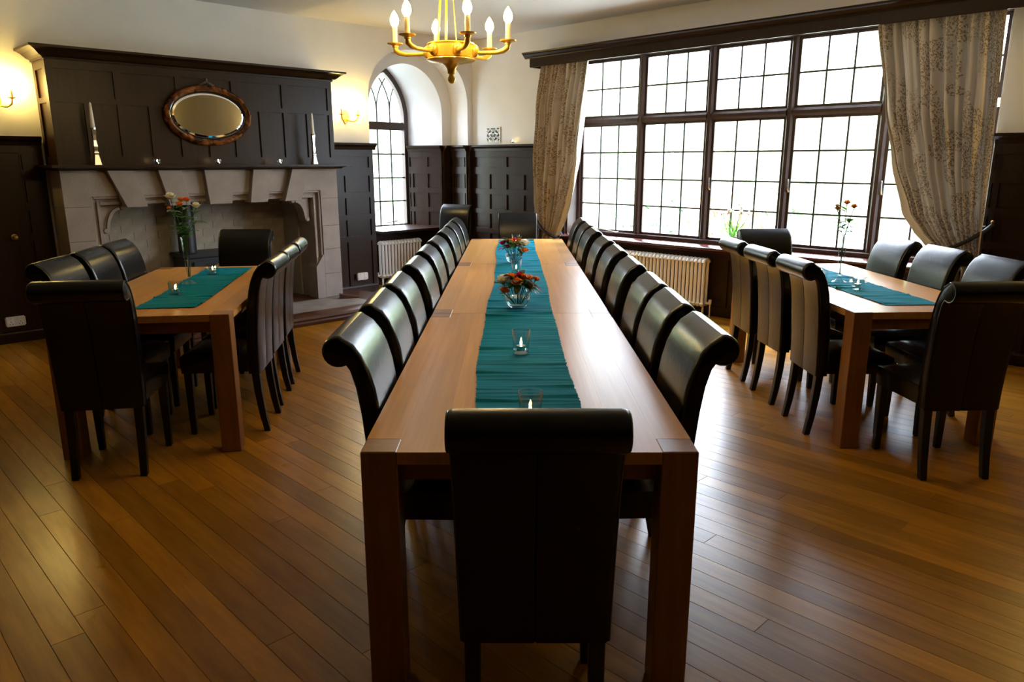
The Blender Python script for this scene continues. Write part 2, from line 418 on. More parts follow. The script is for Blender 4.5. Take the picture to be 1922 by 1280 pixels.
mb = MB()
def wr(mb, v0, v1, z0, z1, x=UW): mb.quad((x, v0, z0), (x, v0, z1), (x, v1, z1), (x, v1, z0))
wr(mb, V0, WV0, 0, ZC); wr(mb, WV1, VF, 0, ZC); wr(mb, WV0, WV1, WZ1, ZC); wr(mb, WV0, WV1, 0, WZ0)
ue = UG + 0.12
mb.quad((UW, WV0, WZ0), (ue, WV0, WZ0), (ue, WV0, WZ1), (UW, WV0, WZ1)); mb.quad((UW, WV1, WZ0), (UW, WV1, WZ1), (ue, WV1, WZ1), (ue, WV1, WZ0))
mb.quad((UW, WV0, WZ1), (ue, WV0, WZ1), (ue, WV1, WZ1), (UW, WV1, WZ1)); mb.quad((UW, WV0, WZ0), (UW, WV1, WZ0), (ue, WV1, WZ0), (ue, WV0, WZ0))
for a, b, c, d in ((V0, WV0, 0, ZC), (WV1, VF + 1, 0, ZC), (WV0, WV1, WZ1, ZC), (WV0, WV1, -0.1, WZ0)): wr(mb, a, b, c, d, ue)
struct(mb.build('wall_right', 'plaster'), 'white plaster wall holding the wide leaded window', 'wall')
mb = MB().box(U0 - 0.15, U0, V0, VF, 0, ZC)
struct(mb.build('wall_rear', 'plaster'), 'unseen wall opposite the wide window behind added dark panelling', 'wall')
mb = MB().box(U0, UW, V0 - 0.15, V0, 0, ZC)
struct(mb.build('wall_near', 'plaster'), 'unseen wall opposite the fireplace behind added dark panelling', 'wall')
mb = MB().box(U0 - 0.15, UW + 0.4, V0 - 0.15, VW + 0.1, ZC, ZC + 0.1)
struct(mb.build('ceiling', 'ceiling_paint'), 'plain off white plaster ceiling', 'ceiling')

# ------------------------------------------------------------------ dark panelling (wainscot)
ROWS = [(0.10, 0.615, 1), (0.68, 0.868, 1), (0.93, 1.12, 1), (1.185, 1.37, 1), (1.46, 1.585, 2)]
def mesh_box(cache, key, dims):
    if key not in cache:
        cache[key] = dims
    return cache[key]
def panelling(name, O, D, Nn, length, cols, zmax=ZCAP, rows=ROWS, label='', cap=True, ends=(0.0, 0.0)):
    """O start at floor, D direction along the wall, Nn outward normal, cols = list of column edge positions (stile centres)"""
    D = Vector(D).normalized(); Nn = Vector(Nn).normalized(); O = Vector(O); Z = Vector((0, 0, 1))
    TB, TF = 0.012, 0.034
    def slab(nm, a, b, z0, z1, d0, d1, par, bev=0.0):
        m_ = MB().prism([(a, z0), (b, z0), (b, z1), (a, z1)], O + Nn * d0, D, Z, Nn * (d1 - d0))
        return m_.build(nm, 'dark_oak', par, bevel=bev, seg=1)
    base = slab(name, 0, length, 0.0, zmax - 0.02, 0.001, TB, None)
    struct(base, label, 'panelling')
    ztop = zmax - 0.075 if cap else zmax
    zs = [0.0] + [x for r in rows for x in r[:2]] + [ztop]
    for k in range(0, len(zs), 2): slab('rail', 0, length, zs[k], zs[k + 1], TB, TF, base)
    hw = 0.018
    for (z0, z1, span) in rows:
        edges = [c for j, c in enumerate(cols) if j % span == 0 or j == len(cols) - 1]
        for j, c in enumerate(edges):
            w0 = hw; x0, x1 = max(0, c - w0), min(length, c + w0)
            if j == 0: x0 = 0
            if j == len(edges) - 1: x1 = length
            if x1 - x0 > 0.004: slab('stile', x0, x1, z0, z1, TB, TF, base)
        for a, b in zip(edges[:-1], edges[1:]):
            if b - a - 2 * hw > 0.02:
                slab('panel', a + hw, b - hw, z0, z1, TB, TB + 0.006, base)
    if cap:
        pr = [(0.0, zmax - 0.075), (0.045, zmax - 0.075), (0.05, zmax - 0.06), (0.055, zmax - 0.045), (0.085, zmax - 0.022), (0.09, zmax), (0.0, zmax)]
        MB().prism(pr, O - D * ends[0], Nn, Z, D * (length + ends[0] + ends[1])).build('cap_rail', 'dark_oak', base)
        MB().prism([(0, 0), (0.045, 0), (0.045, 0.08), (0.038, 0.095), (0, 0.095)], O, Nn, Z, D * length).build('skirting', 'dark_oak', base)
    return base
E_PITCH = 0.31
# beside the fireplace
panelling('trim_1', (4.36, VF, 0), (1, 0, 0), (0, -1, 0), 0.70, [0.06, 0.333, 0.661], label='dark stained oak panelling between the stone fireplace and arched window', ends=(0, 0.03))
# corner to the curtain
panelling('trim_2', (UW, VF - 0.04, 0), (0, -1, 0), (-1, 0, 0), VF - 0.04 - WV1, [0.0, 0.30, 0.61, 0.92, 1.23, 1.57], label='dark oak panelling in the corner under the vent grille')
panelling('trim_3', (UW, WV0, 0), (0, -1, 0), (-1, 0, 0), WV0 - V0, [0.0] + [0.05 + 0.31 * k for k in range(21)], label='dark oak panelling past the wide curtain')
# the recess: strip, reveal, back, splay
panelling('trim_4', (RO1 - 0.0, VF, 0), (1, 0, 0), (0, -1, 0), UW - RO1, [0.0, UW - RO1], label='narrow dark oak pilaster at the room corner')
panelling('trim_5', (RO1, V2, 0), (0, -1, 0), (-1, 0, 0), V2 - VF, [0.0, 0.06, 0.28, V2 - VF], label='dark oak panelled side of the arched window recess')
panelling('trim_6', (a1, V2, 0), (1, 0, 0), (0, -1, 0), RO1 - a1, [0.0, RO1 - a1], label='dark oak strip at the back of the window recess')
sp0 = Vector((WC + WH, VW, 0)); sp1 = Vector((a1, V2, 0)); sd = (sp1 - sp0); sl = sd.length; sd.normalize(); sn = Vector((-sd.y, sd.x, 0))
if sn.x > 0: sn = -sn
panelling('trim_7', sp0 + sd * 0.03 + Vector((0, 0, 0.0)), sd, sn, sl - 0.03, [0.0, 0.05, 0.28, 0.51, sl - 0.03], label='splayed dark oak panelled reveal beside the arched window')
# left of the fireplace
panelling('trim_8', (U0, VF, 0), (1, 0, 0), (0, -1, 0), 1.70 - U0, [0.0] + [0.05 + 0.31 * k for k in range(22)], label='dark oak panelling on the jib door side of the fireplace')
# under the wide window
panelling('trim_9', (UW, WV1, 0), (0, -1, 0), (-1, 0, 0), WV1 - WV0, [0.0] + [0.10 + 0.41 * k for k in range(1, 10)] + [WV1 - WV0], zmax=0.655, rows=[(0.10, 0.58, 1)], cap=False, label='dark oak panelling under the sill of the wide window')
for nm, O, D, Nn, Ln, lb in (('trim_10', (U0, V0, 0), (0, 1, 0), (1, 0, 0), VF - V0, 'unseen dark oak panelling added to cut bounce light, opposite the wide window'),
                             ('trim_11', (UW, V0, 0), (-1, 0, 0), (0, 1, 0), UW - U0, 'unseen dark oak panelling added to cut bounce light, opposite the fireplace')):
    panelling(nm, O, D, Nn, Ln, [0.0] + [1.2 * k for k in range(1, 10)] + [Ln], zmax=2.70, rows=[(0.10, 0.868, 1), (0.93, 1.72, 1), (1.79, 2.55, 1)], label=lb)  # tall dark panelling added out of view to absorb bounce light

# jib door in the panelling left of the fireplace
d1 = MB().box(0.72, 1.52, VF - 0.052, VF - 0.036, 0.10, 1.60).build('door_1', 'dark_oak', bevel=0.004, seg=1)
struct(d1, 'dark oak jib door with a brass knob beside the fireplace', 'door')
mb = MB()
mb.prism([(0.026 * math.cos(a * math.pi / 8), 0.026 * math.sin(a * math.pi / 8)) for a in range(16)], (1.40, VF - 0.058, 0.905), (1, 0, 0), (0, 0, 1), (0, 0.006, 0))
mb.tube([(1.40, VF - 0.058, 0.905), (1.40, VF - 0.085, 0.905)], 0.009)
mb.ball((1.40, VF - 0.098, 0.905), 0.022)
mb.build('door_knob', 'dull_brass', d1, sm=40)

# ------------------------------------------------------------------ wide leaded window
win = MB()
fu0, fu1 = UG - 0.035, UG + 0.045
win.box(fu0, fu1, WV1 - 0.055, WV1 - 0.001, 0.70, WZ1 - 0.002); win.box(fu0, fu1, WV0 + 0.001, WV0 + 0.055, 0.70, WZ1 - 0.002)
win = win.build('window_1', 'window_wood', bevel=0.006, seg=1)
struct(win, 'wide five light window of leaded panes in dark wood frames', 'window')
MB().box(fu0, fu1, WV0 + 0.055, WV1 - 0.055, 2.625, WZ1 - 0.002).build('head', 'window_wood', win, bevel=0.006, seg=1)
MB().box(fu0 - 0.02, fu1, WV0 + 0.055, WV1 - 0.055, 0.70, 0.742).build('bottom_rail', 'window_wood', win, bevel=0.006, seg=1)
NL = 5; gl0, gl1 = WV0 + 0.055, WV1 - 0.055; lw = (gl1 - gl0) / NL
mull_c = [gl1 - lw * k for k in range(NL + 1)]
for k in range(1, NL):
    c = mull_c[k]
    MB().prism([(-0.034, 0.0), (-0.034, -0.04), (-0.016, -0.062), (0.016, -0.062), (0.034, -0.04), (0.034, 0.0), (0.026, 0.02), (-0.026, 0.02)], (UG + 0.02, c, 0.742), (0, 1, 0), (1, 0, 0), (0, 0, 1.883)).build('mullion', 'window_wood', win)
for k in range(NL):
    t1, t0 = mull_c[k], mull_c[k + 1]
    MB().prism([(0.0, -0.036), (-0.045, -0.036), (-0.062, -0.014), (-0.062, 0.014), (-0.045, 0.036), (0.0, 0.036)], (UG + 0.02, t0 + 0.03, 1.972), (1, 0, 0), (0, 0, 1), (0, t1 - t0 - 0.06, 0)).build('transom', 'window_wood', win)
    for (z0, z1, nr) in ((0.742, 1.938, 4), (2.006, 2.625, 2)):
        y0, y1 = t0 + 0.032, t1 - 0.032
        y0 = y0 + (0.0 if k < NL - 1 else -0.03); y1 = y1 + (0.0 if k > 0 else 0.03)
        f = 0.026
        cm = MB().box(UG - 0.012, UG + 0.012, y0, y0 + f, z0, z1).box(UG - 0.012, UG + 0.012, y1 - f, y1, z0, z1)
        cm.box(UG - 0.012, UG + 0.012, y0 + f, y1 - f, z0, z0 + f).box(UG - 0.012, UG + 0.012, y0 + f, y1 - f, z1 - f, z1)
        cas = cm.build('casement', 'window_wood', win)
        ga, gb, za, zb = y0 + f, y1 - f, z0 + f, z1 - f
        nc = 3; pw_, ph = (gb - ga) / nc, (zb - za) / nr
        for c_ in range(1, nc):
            y = ga + pw_ * c_; MB().box(UG - 0.006, UG + 0.006, y - 0.008, y + 0.008, za, zb).build('lead_bar', 'lead', cas)
        for r_ in range(1, nr):
            z = za + ph * r_; MB().box(UG - 0.0045, UG + 0.0045, ga, gb, z - 0.008, z + 0.008).build('lead_bar', 'lead', cas)
        for c_ in range(nc):
            for r_ in range(nr):
                tl = random.uniform(-0.0012, 0.0012)
                ya, yb_, z_, zt_ = ga + pw_ * c_ + 0.002, ga + pw_ * (c_ + 1) - 0.002, za + ph * r_ + 0.002, za + ph * (r_ + 1) - 0.002
                MB().quad((UG + tl, ya, z_), (UG + tl, ya, zt_), (UG - tl, yb_, zt_), (UG - tl, yb_, z_)).build('pane', 'window_glass', cas)
        if nr == 4 and k > 0 and k != 1:
            hy = y1 - 0.012
            hm = MB().tube([(UG - 0.015, hy, 1.25), (UG - 0.03, hy, 1.27), (UG - 0.035, hy, 1.33), (UG - 0.032, hy, 1.37)], [0.010, 0.008, 0.007, 0.005], 6)
            hm.build('catch', 'chrome', cas, sm=60)
# stay bar on the first light's bottom rail
MB().tube([(UG - 0.04, 5.62, 0.762), (UG - 0.05, 5.42, 0.768), (UG - 0.08, 5.2, 0.748), (UG - 0.075, 5.17, 0.755)], 0.008, 6).build('stay_bar', 'chrome', win, sm=60)
# oak lining of the recess
for nm, y0, y1 in (('lining_board', WV1 - 0.02, WV1 - 0.0005), ('lining_board', WV0 + 0.0005, WV0 + 0.012)):
    MB().box(UW - 0.002, fu0, y0, y1, 0.70, WZ1 - 0.003).build(nm, 'window_wood' if y0 > 3 else 'plaster', win)
sill = MB().prism([(0, 0), (-0.30, 0), (-0.318, -0.008), (-0.322, -0.02), (-0.315, -0.032), (0, -0.032)], (UG - 0.0, WV0 - 0.03, 0.70), (1, 0, 0), (0, 0, 1), (0, WV1 - WV0 + 0.06, 0)).build('trim_12', 'sill_wood', sm=30)
struct(sill, 'polished reddish wooden sill of the wide window', 'sill')
MB().prism([(0, 0), (-0.22, 0), (-0.235, -0.012), (-0.235, -0.03), (-0.20, -0.04), (0, -0.04)], (UG - 0.02, WV0 - 0.03, 0.667), (1, 0, 0), (0, 0, 1), (0, WV1 - WV0 + 0.06, 0)).build('apron_moulding', 'sill_wood', sill, sm=30)

# ------------------------------------------------------------------ arched window
fr = []
def lanc_off(off, n=40):
    out = []
    for i in range(n + 1):
        u, z = lancet(i / n); out.append((u, z))
    res = []
    for i, (u, z) in enumerate(out):
        a = out[max(0, i - 1)]; b = out[min(n, i + 1)]
        tx, tz = b[0] - a[0], b[1] - a[1]; l = math.hypot(tx, tz) or 1
        res.append((u + tz / l * off, z - tx / l * off))
    if abs(off) > 0:                                   # keep the sharp apex on the centre line
        res[n // 2] = (WC, out[n // 2][1] - abs(off) * 1.35)
    return [(min(max(u, WC - WH + abs(off)), WC + WH - abs(off)), z) for u, z in res]
outl = [(WC - WH, 0.66)] + lanc_off(0) + [(WC + WH, 0.66)]
innl = [(WC - WH + 0.062, 0.70)] + lanc_off(0.062) + [(WC + WH - 0.062, 0.70)]
mb = MB()
ya_, yb_ = VW - 0.03, VW + 0.04
for i in range(len(outl) - 1):
    p, q, r_, s_ = outl[i], outl[i + 1], innl[i + 1], innl[i]
    mb.quad((p[0], ya_, p[1]), (q[0], ya_, q[1]), (r_[0], ya_, r_[1]), (s_[0], ya_, s_[1]))
    mb.quad((s_[0], ya_, s_[1]), (r_[0], ya_, r_[1]), (r_[0], yb_, r_[1]), (s_[0], yb_, s_[1]))
    mb.quad((p[0], yb_, p[1]), (s_[0], yb_, s_[1]), (r_[0], yb_, r_[1]), (q[0], yb_, q[1]))
aw = mb.build('window_2', 'window_wood')
struct(aw, 'tall pointed arch window with leaded panes in a deep recess', 'window')
gw = WH - 0.062
MB().box(WC - gw, WC + gw, ya_ - 0.012, yb_, 1.93, 2.03).build('transom', 'window_wood', aw, bevel=0.012, seg=2)
MB().box(WC - gw, WC + gw, ya_, yb_, 0.665, 0.705).build('bottom_rail', 'window_wood', aw, bevel=0.004, seg=1)
cw = 2 * gw / 3
for c_ in (1, 2):
    u = WC - gw + cw * c_; MB().box(u - 0.009, u + 0.009, VW - 0.006, VW + 0.006, 0.705, 1.93).build('lead_bar', 'lead', aw)
rh = (1.93 - 0.705) / 4
for r_ in range(1, 4):
    z = 0.705 + rh * r_; MB().box(WC - gw, WC + gw, VW - 0.005, VW + 0.005, z - 0.009, z + 0.009).build('lead_bar', 'lead', aw)
for c_ in range(3):
    for r_ in range(4):
        u0, u1 = WC - gw + cw * c_ + 0.002, WC - gw + cw * (c_ + 1) - 0.002; z0, z1_ = 0.705 + rh * r_ + 0.002, 0.705 + rh * (r_ + 1) - 0.002
        MB().quad((u0, VW, z0), (u1, VW, z0), (u1, VW, z1_), (u0, VW, z1_)).build('pane', 'window_glass', aw)
inarc = lanc_off(0.062)
def inner_top(u):
    best = 2.08
    for (p, q) in zip(inarc[:-1], inarc[1:]):
        if min(p[0], q[0]) - 1e-6 <= u <= max(p[0], q[0]) + 1e-6 and abs(q[0] - p[0]) > 1e-6:
            best = max(best, p[1] + (q[1] - p[1]) * (u - p[0]) / (q[0] - p[0]))
    return best
for c_ in range(3):                                    # upper lights, one pane per light
    us_ = lin(WC - gw + cw * c_ + 0.001, WC - gw + cw * (c_ + 1) - 0.001, 8)
    pl = [(us_[0], VW, 2.03), (us_[-1], VW, 2.03)] + [(u, VW, inner_top(u)) for u in reversed(us_)]
    MB().quad(*pl).build('pane', 'window_glass', aw)
def arc_bar(cx, sgn, z0, Rr, a_to):
    pts = []
    for i in range(13):
        a = a_to * i / 12; pts.append((cx + sgn * (Rr - Rr * math.cos(a)), VW, z0 + Rr * math.sin(a)))
    ok = [p for p in pts if abs(p[0] - WC) < gw + 0.02 and p[2] < inner_top(min(max(p[0], WC - gw), WC + gw)) + 0.01]
    if len(ok) > 1: MB().tube(ok, 0.009, 6).build('tracery_bar', 'lead', aw, sm=60)
for c_ in (1, 2):
    u = WC - gw + cw * c_
    MB().box(u - 0.009, u + 0.009, VW - 0.006, VW + 0.006, 2.03, 2.17).build('lead_bar', 'lead', aw)
    arc_bar(u, 1, 2.17, 0.62, 0.95); arc_bar(u, -1, 2.17, 0.62, 0.95)
MB().tube([(5.72, VW - 0.05, 0.745), (5.85, VW - 0.055, 0.735), (5.97, VW - 0.05, 0.75)], 0.007, 6).build('stay_bar', 'chrome', aw, sm=60)
s2 = MB()
s2.add([(a0 + 0.0, V2 - 0.20, 0.66), (a1 - 0.0, V2 - 0.20, 0.66), (a1 - 0.0, V2, 0.66), (WC + WH, VW, 0.66), (WC - WH, VW, 0.66), (a0, V2, 0.66),
        (a0, V2 - 0.20, 0.69), (a1, V2 - 0.20, 0.69), (a1, V2, 0.69), (WC + WH, VW - 0.005, 0.69), (WC - WH, VW - 0.005, 0.69), (a0, V2, 0.69)],
       [(5, 4, 3, 2, 1, 0), (6, 7, 8, 9, 10, 11), (0, 1, 7, 6), (1, 2, 8, 7), (2, 3, 9, 8), (3, 4, 10, 9), (4, 5, 11, 10), (5, 0, 6, 11)])
s2 = s2.build('trim_13', 'dark_oak')
struct(s2, 'deep dark oak sill under the arched window', 'sill')
MB().box(a0 + 0.0, a1, V2 - 0.012, V2 - 0.001, 0.0, 0.655).build('under_sill_board', 'dark_oak', s2)

# ------------------------------------------------------------------ pelmet over the wide window
PU = 6.42; PV0, PV1 = 0.9, 6.25
pel = thing('window_pelmet', 'long dark wooden pelmet with a moulded crown above the wide window', 'pelmet', (PU, PV0, 2.575))
def rel(mb, name, mat, par, **k):
    o = mb.build(name, mat, par, **k); o.matrix_parent_inverse = Matrix.Translation(-Vector(par.location)); return o
rel(MB().box(PU, PU + 0.025, PV0, PV1, 2.575, 2.70), 'fascia', 'dark_oak', pel, bevel=0.004, seg=1)
rel(MB().box(PU, UW - 0.0005, PV0, PV1, 2.70, 2.715), 'top_board', 'dark_oak', pel)
rel(MB().box(PU + 0.025, UW - 0.0005, PV1 - 0.025, PV1, 2.575, 2.70), 'return', 'dark_oak', pel)
pr = [(0, 0), (-0.012, 0.0), (-0.016, 0.012), (-0.03, 0.02), (-0.045, 0.04), (-0.062, 0.05), (-0.066, 0.065), (0, 0.065)]
rel(MB().prism(pr, (PU, PV0, 2.668), (1, 0, 0), (0, 0, 1), (0, PV1 - PV0 + 0.06, 0)), 'crown', 'dark_oak', pel)

# ------------------------------------------------------------------ stone fireplace
VS = 7.12
fp = thing('stone_fireplace', 'pale carved stone fireplace with five projecting wedge stones over the opening', 'fireplace', (3.04, VS, 0.08))
def fpart(mb, name, mat='stone', par=None, **k):
    o = mb.build(name, mat, None, **k); o.parent = par or fp
    if par is None: o.matrix_parent_inverse = Matrix.Translation(-Vector(fp.location))
    return o
ZS, ZB = 1.455, 0.08
MO0, MO1, MZ = 1.932, 4.145, 1.235            # moulding outer rectangle
OI0, OI1, OZ = 2.008, 4.046, 1.157            # opening
jl = [ZB, 0.34, 0.606, 0.858, 1.15]
for u0, u1 in ((1.725, MO0), (MO1, 4.353)):
    for a, b in zip(jl[:-1], jl[1:]):
        fpart(MB().box(u0, u1, VS, VF - 0.001, a + 0.001, b - 0.001), 'stone_block', bevel=0.003, seg=1)
# lintel course: voussoir outlines
vo = [((2.200, 2.376), (2.070, 2.278)), ((2.569, 2.755), (2.492, 2.701)), ((2.934, 3.152), (2.907, 3.181)), ((3.336, 3.516), (3.389, 3.588)), ((3.703, 3.886), (3.804, 3.985))]
def at_z(lo, hi, z): t = (z - 1.137) / (ZS - 1.137); return lo + (hi - lo) * t
for (b0, b1), (t0, t1) in vo:
    fpart(MB().prism([(b0, 1.137), (b1, 1.137), (t1, ZS), (t0, ZS)], (0, VS - 0.062, 0), (1, 0, 0), (0, 0, 1), (0, 0.14, 0)), 'wedge_stone', bevel=0.003, seg=1)
edges = [(None, (vo[0][0][0], vo[0][1][0]))]
for k in range(4): edges.append(((vo[k][0][1], vo[k][1][1]), (vo[k + 1][0][0], vo[k + 1][1][0])))
for l_, r_ in edges[1:]:
    zl = MZ
    fpart(MB().prism([(at_z(*l_, zl), zl), (at_z(*r_, zl), zl), (r_[1], ZS), (l_[1], ZS)], (0, VS, 0), (1, 0, 0), (0, 0, 1), (0, 0.2, 0)), 'stone_block', bevel=0.002, seg=1)
l_ = vo[0]; zl = MZ
fpart(MB().prism([(1.725, 1.151), (MO0, 1.151), (MO0, MZ), (at_z(l_[0][0], l_[1][0], MZ), MZ), (l_[1][0], ZS), (1.725, ZS)], (0, VS, 0), (1, 0, 0), (0, 0, 1), (0, VF - VS - 0.001, 0)), 'stone_block', bevel=0.002, seg=1)
l_ = vo[4]
fpart(MB().prism([(MO1, 1.151), (4.353, 1.151), (4.353, ZS), (l_[1][1], ZS), (at_z(l_[0][1], l_[1][1], MZ), MZ), (MO1, MZ)], (0, VS - 0.0, 0), (1, 0, 0), (0, 0, 1), (0, VF - VS - 0.001, 0)), 'stone_block', bevel=0.002, seg=1)
# stepped moulding round the opening
steps = [(0.0, 0.022, VS + 0.012), (0.022, 0.05, VS + 0.05), (0.05, 0.076, VS + 0.03)]
for s0, s1, y in steps:
    zb_ = 0.42
    fpart(MB().box(MO0 + s0, MO0 + s1, y, VF - 0.002, ZB + 0.001, MZ - s0), 'jamb_moulding', bevel=0.004)
    fpart(MB().box(MO1 - s1, MO1 - s0, y, VF - 0.002, ZB + 0.001, MZ - s0), 'jamb_moulding', bevel=0.004)
    fpart(MB().box(MO0 + s1, MO1 - s1, y, VF - 0.002, MZ - s1, MZ - s0), 'lintel_moulding', bevel=0.004)
# chamfer stops that fill the moulding at the foot of each jamb
for u0, u1 in ((MO0, OI0), (OI1, MO1)):
    s_ = 1 if u0 < 3 else -1; ui = OI0 if s_ > 0 else OI1; uo = MO0 if s_ > 0 else MO1
    fpart(MB().add([(uo, VS, ZB), (ui, VS, ZB), (ui, VF - 0.2, ZB), (uo, VF - 0.2, ZB), (uo, VS, 0.56), (ui, VS, 0.42), (ui, VF - 0.2, 0.42), (uo, VF - 0.2, 0.56)],
                   [(0, 3, 2, 1), (4, 5, 6, 7), (0, 1, 5, 4), (1, 2, 6, 5), (2, 3, 7, 6), (3, 0, 4, 7)] if True else []), 'chamfer_stop')
# scroll corbels under the lintel
def scroll(u_in, sgn):
    pts = [(0.0, 0.0), (0.205, 0.0), (0.222, -0.012), (0.226, -0.032), (0.214, -0.05), (0.196, -0.052), (0.185, -0.04), (0.168, -0.045)]
    for i in range(1, 9):
        t = i / 9; pts.append((0.168 - 0.10 * t - 0.035 * math.sin(t * math.pi), -0.045 - 0.165 * t + 0.02 * math.sin(t * 2 * math.pi)))
    pts += [(0.062, -0.226), (0.045, -0.246), (0.02, -0.25), (0.0, -0.235)]
    p2 = [(sgn * a, b) for a, b in pts]
    o = fpart(MB().prism(p2, (u_in, VS + 0.085, OZ - 0.001), (1, 0, 0), (0, 0, 1), (0, 0.12, 0)), 'scroll_corbel', bevel=0.003, seg=1)
    # raised band that follows the S curve, ending in two small volutes
    cv = [p for p in pts[7:-2]]; band = []
    for k in range(len(cv)):
        a = Vector(cv[max(0, k - 1)]); b = Vector(cv[min(len(cv) - 1, k + 1)]); tn = (b - a).normalized(); nn = Vector((-tn.y, tn.x)); nn = -nn if nn.x > 0 else nn
        band.append((Vector(cv[k]), Vector(cv[k]) + nn * 0.026))
    poly = [p for p, q in band] + [q for p, q in reversed(band)]
    k_ = MB().prism([(sgn * p.x, p.y) for p in poly], (u_in, VS + 0.06, OZ), (1, 0, 0), (0, 0, 1), (0, 0.03, 0)).build('scroll_band', 'stone', o, bevel=0.003, seg=1)
    for (a, b, r) in ((0.195, -0.026, 0.024), (0.034, -0.224, 0.021)):
        MB().prism([(r * math.cos(x * math.pi / 8), r * math.sin(x * math.pi / 8)) for x in range(16)], (u_in + sgn * a, VS + 0.055, OZ + b), (1, 0, 0), (0, 0, 1), (0, 0.04, 0)).build('scroll_boss', 'stone', o, bevel=0.004, seg=1)
scroll(OI0, 1); scroll(OI1, -1)
# firebox lining of painted brick
VB = 7.80
cav = MB().box(OI0 - 0.05, OI1 + 0.05, VB, VB + 0.05, 0.08, 1.45).box(OI0 - 0.06, OI0 - 0.004, VF - 0.02, VB, 0.08, 1.45).box(OI1 + 0.004, OI1 + 0.06, VF - 0.02, VB, 0.08, 1.45).box(OI0 - 0.05, OI1 + 0.05, VF - 0.1, VB + 0.05, 1.40, 1.45)
fpart(cav, 'firebox_shell', 'mortar')
bmesh_cache = {}
bl, bh = 0.225, 0.075
def brick_mesh(l, h):
    k = (round(l, 3), round(h, 3))
    if k not in bmesh_cache:
        m_ = MB().box(0.0025, l - 0.0025, 0, 0.012, 0.0025, h - 0.0025).mesh('brick'); m_.materials.append(MATS['painted_brick']); bmesh_cache[k] = m_
    return bmesh_cache[k]
for r_ in range(17):
    z = 0.10 + r_ * bh; x = OI0 + (0 if r_ % 2 else -bl / 2)
    while x < OI1 - 0.01:
        x0, x1 = max(x, OI0), min(x + bl, OI1)
        if x1 - x0 > 0.03:
            o = bpy.data.objects.new('brick', brick_mesh(x1 - x0, bh)); COL.objects.link(o); o.parent = fp
            o.location = Vector((x0, VB - 0.006 + random.uniform(-0.002, 0.001), z)) - Vector(fp.location)
        x += bl
# hearth
he = MB().box(1.55, 4.72, 6.44, VF - 0.05, 0.0005, 0.075).box(OI0, OI1, VF - 0.05, VB, 0.0005, 0.075)
he = he.build('hearth', 'curb_wood'); tagp(he, 'low raised hearth platform in front of the stone fireplace', 'hearth')
for k in range(4):
    MB().box(1.9 + k * 0.62 + 0.002, 1.9 + (k + 1) * 0.62 - 0.002, 6.46, 7.79 if 1.9 + k * 0.62 > 1.95 and k < 3 else 7.11, 0.076, 0.0795).build('hearth_slab', 'slate_hearth', he)
prc = [(0, 0), (-0.175, 0), (-0.182, 0.03), (-0.172, 0.045), (-0.178, 0.062), (-0.165, 0.085), (-0.13, 0.098), (0, 0.098)]
MB().prism(prc, (1.55, 6.455, 0.001), (0, 1, 0), (0, 0, 1), (3.17, 0, 0)).build('curb', 'curb_wood', he, sm=35)
bw = MB().prism([(0, 0), (0.20, 0), (0.20, 0.012), (0.0, 0.05)], (0, 0, 0), (1, 0, 0), (0, 0, 1), (0, 0.09, 0)).build('wooden_wedge', 'curb_wood', bevel=0.003, seg=1)
bw.location = (4.20, 6.93, 0.081); bw.rotation_euler = (0, 0, R(-25)); tagp(bw, 'small brown wooden wedge lying on the hearth by the fireplace jamb', 'wedge')
# stove
st = thing('wood_stove', 'black cast iron stove with flue pipe standing in the fireplace', 'stove', (3.05, 7.58, 0.082))
MB().box(-0.26, 0.26, -0.17, 0.18, 0.10, 0.52).build('body', 'cast_iron', st, bevel=0.012)
MB().box(-0.285, 0.285, -0.20, 0.20, 0.52, 0.555).build('top_plate', 'cast_iron', st, bevel=0.008)
MB().tube([(-0.15, 0.05, 0.55), (-0.15, 0.05, 1.315)], 0.085, 20).build('flue_pipe', 'cast_iron', st, sm=40)
dr = MB().box(-0.20, 0.20, -0.19, -0.17, 0.15, 0.48).build('door', 'cast_iron', st, bevel=0.006)
MB().box(-0.14, 0.14, -0.193, -0.189, 0.22, 0.43).build('door_glass', 'mirror_lip', dr)
for sx in (-1, 1):
    for sy in (-1, 1): MB().lathe([(0.018, 0), (0.028, 0.10)], 8, (sx * 0.22, sy * 0.13, 0.0)).build('foot', 'cast_iron', st)

# ------------------------------------------------------------------ overmantel
om = thing('overmantel', 'dark oak panelled overmantel with heavy cornice above the stone fireplace', 'overmantel', (3.04, VS, 1.456))
def opart(mb, name, mat='dark_oak', **k):
    o = mb.build(name, mat, om, **k); o.matrix_parent_inverse = Matrix.Translation(-Vector(om.location)); return o
OU0, OU1 = 1.725, 4.345
opart(MB().box(OU0 + 0.022, OU1 - 0.022, VS + 0.022, VF - 0.001, 1.50, 2.42), 'carcass')
# front frame: rails, stiles, panels
def ofront(nm, u0, u1, z0, z1, y0, y1): return opart(MB().box(u0, u1, y0, y1, z0, z1), nm)
for z0, z1 in ((1.50, 1.572), (2.003, 2.045), (2.268, 2.36)): ofront('rail', OU0, OU1, z0, z1, VS, VS + 0.022)
bay = (OU1 - OU0 - 0.04) / 5
for k in range(6):
    c = OU0 + 0.02 + bay * k; ofront('stile', max(OU0, c - 0.032), min(OU1, c + 0.032), 2.045, 2.268, VS, VS + 0.022)
    if k < 5: ofront('panel', c + 0.032, c + bay - 0.032, 2.045, 2.268, VS + 0.015, VS + 0.022)
for k in range(11):
    c = OU0 + 0.02 + bay / 2 * k; ofront('stile', max(OU0, c - 0.026), min(OU1, c + 0.026), 1.572, 2.003, VS, VS + 0.022)
    if k < 10: ofront('panel', c + 0.026, c + bay / 2 - 0.026, 1.572, 2.003, VS + 0.015, VS + 0.022)
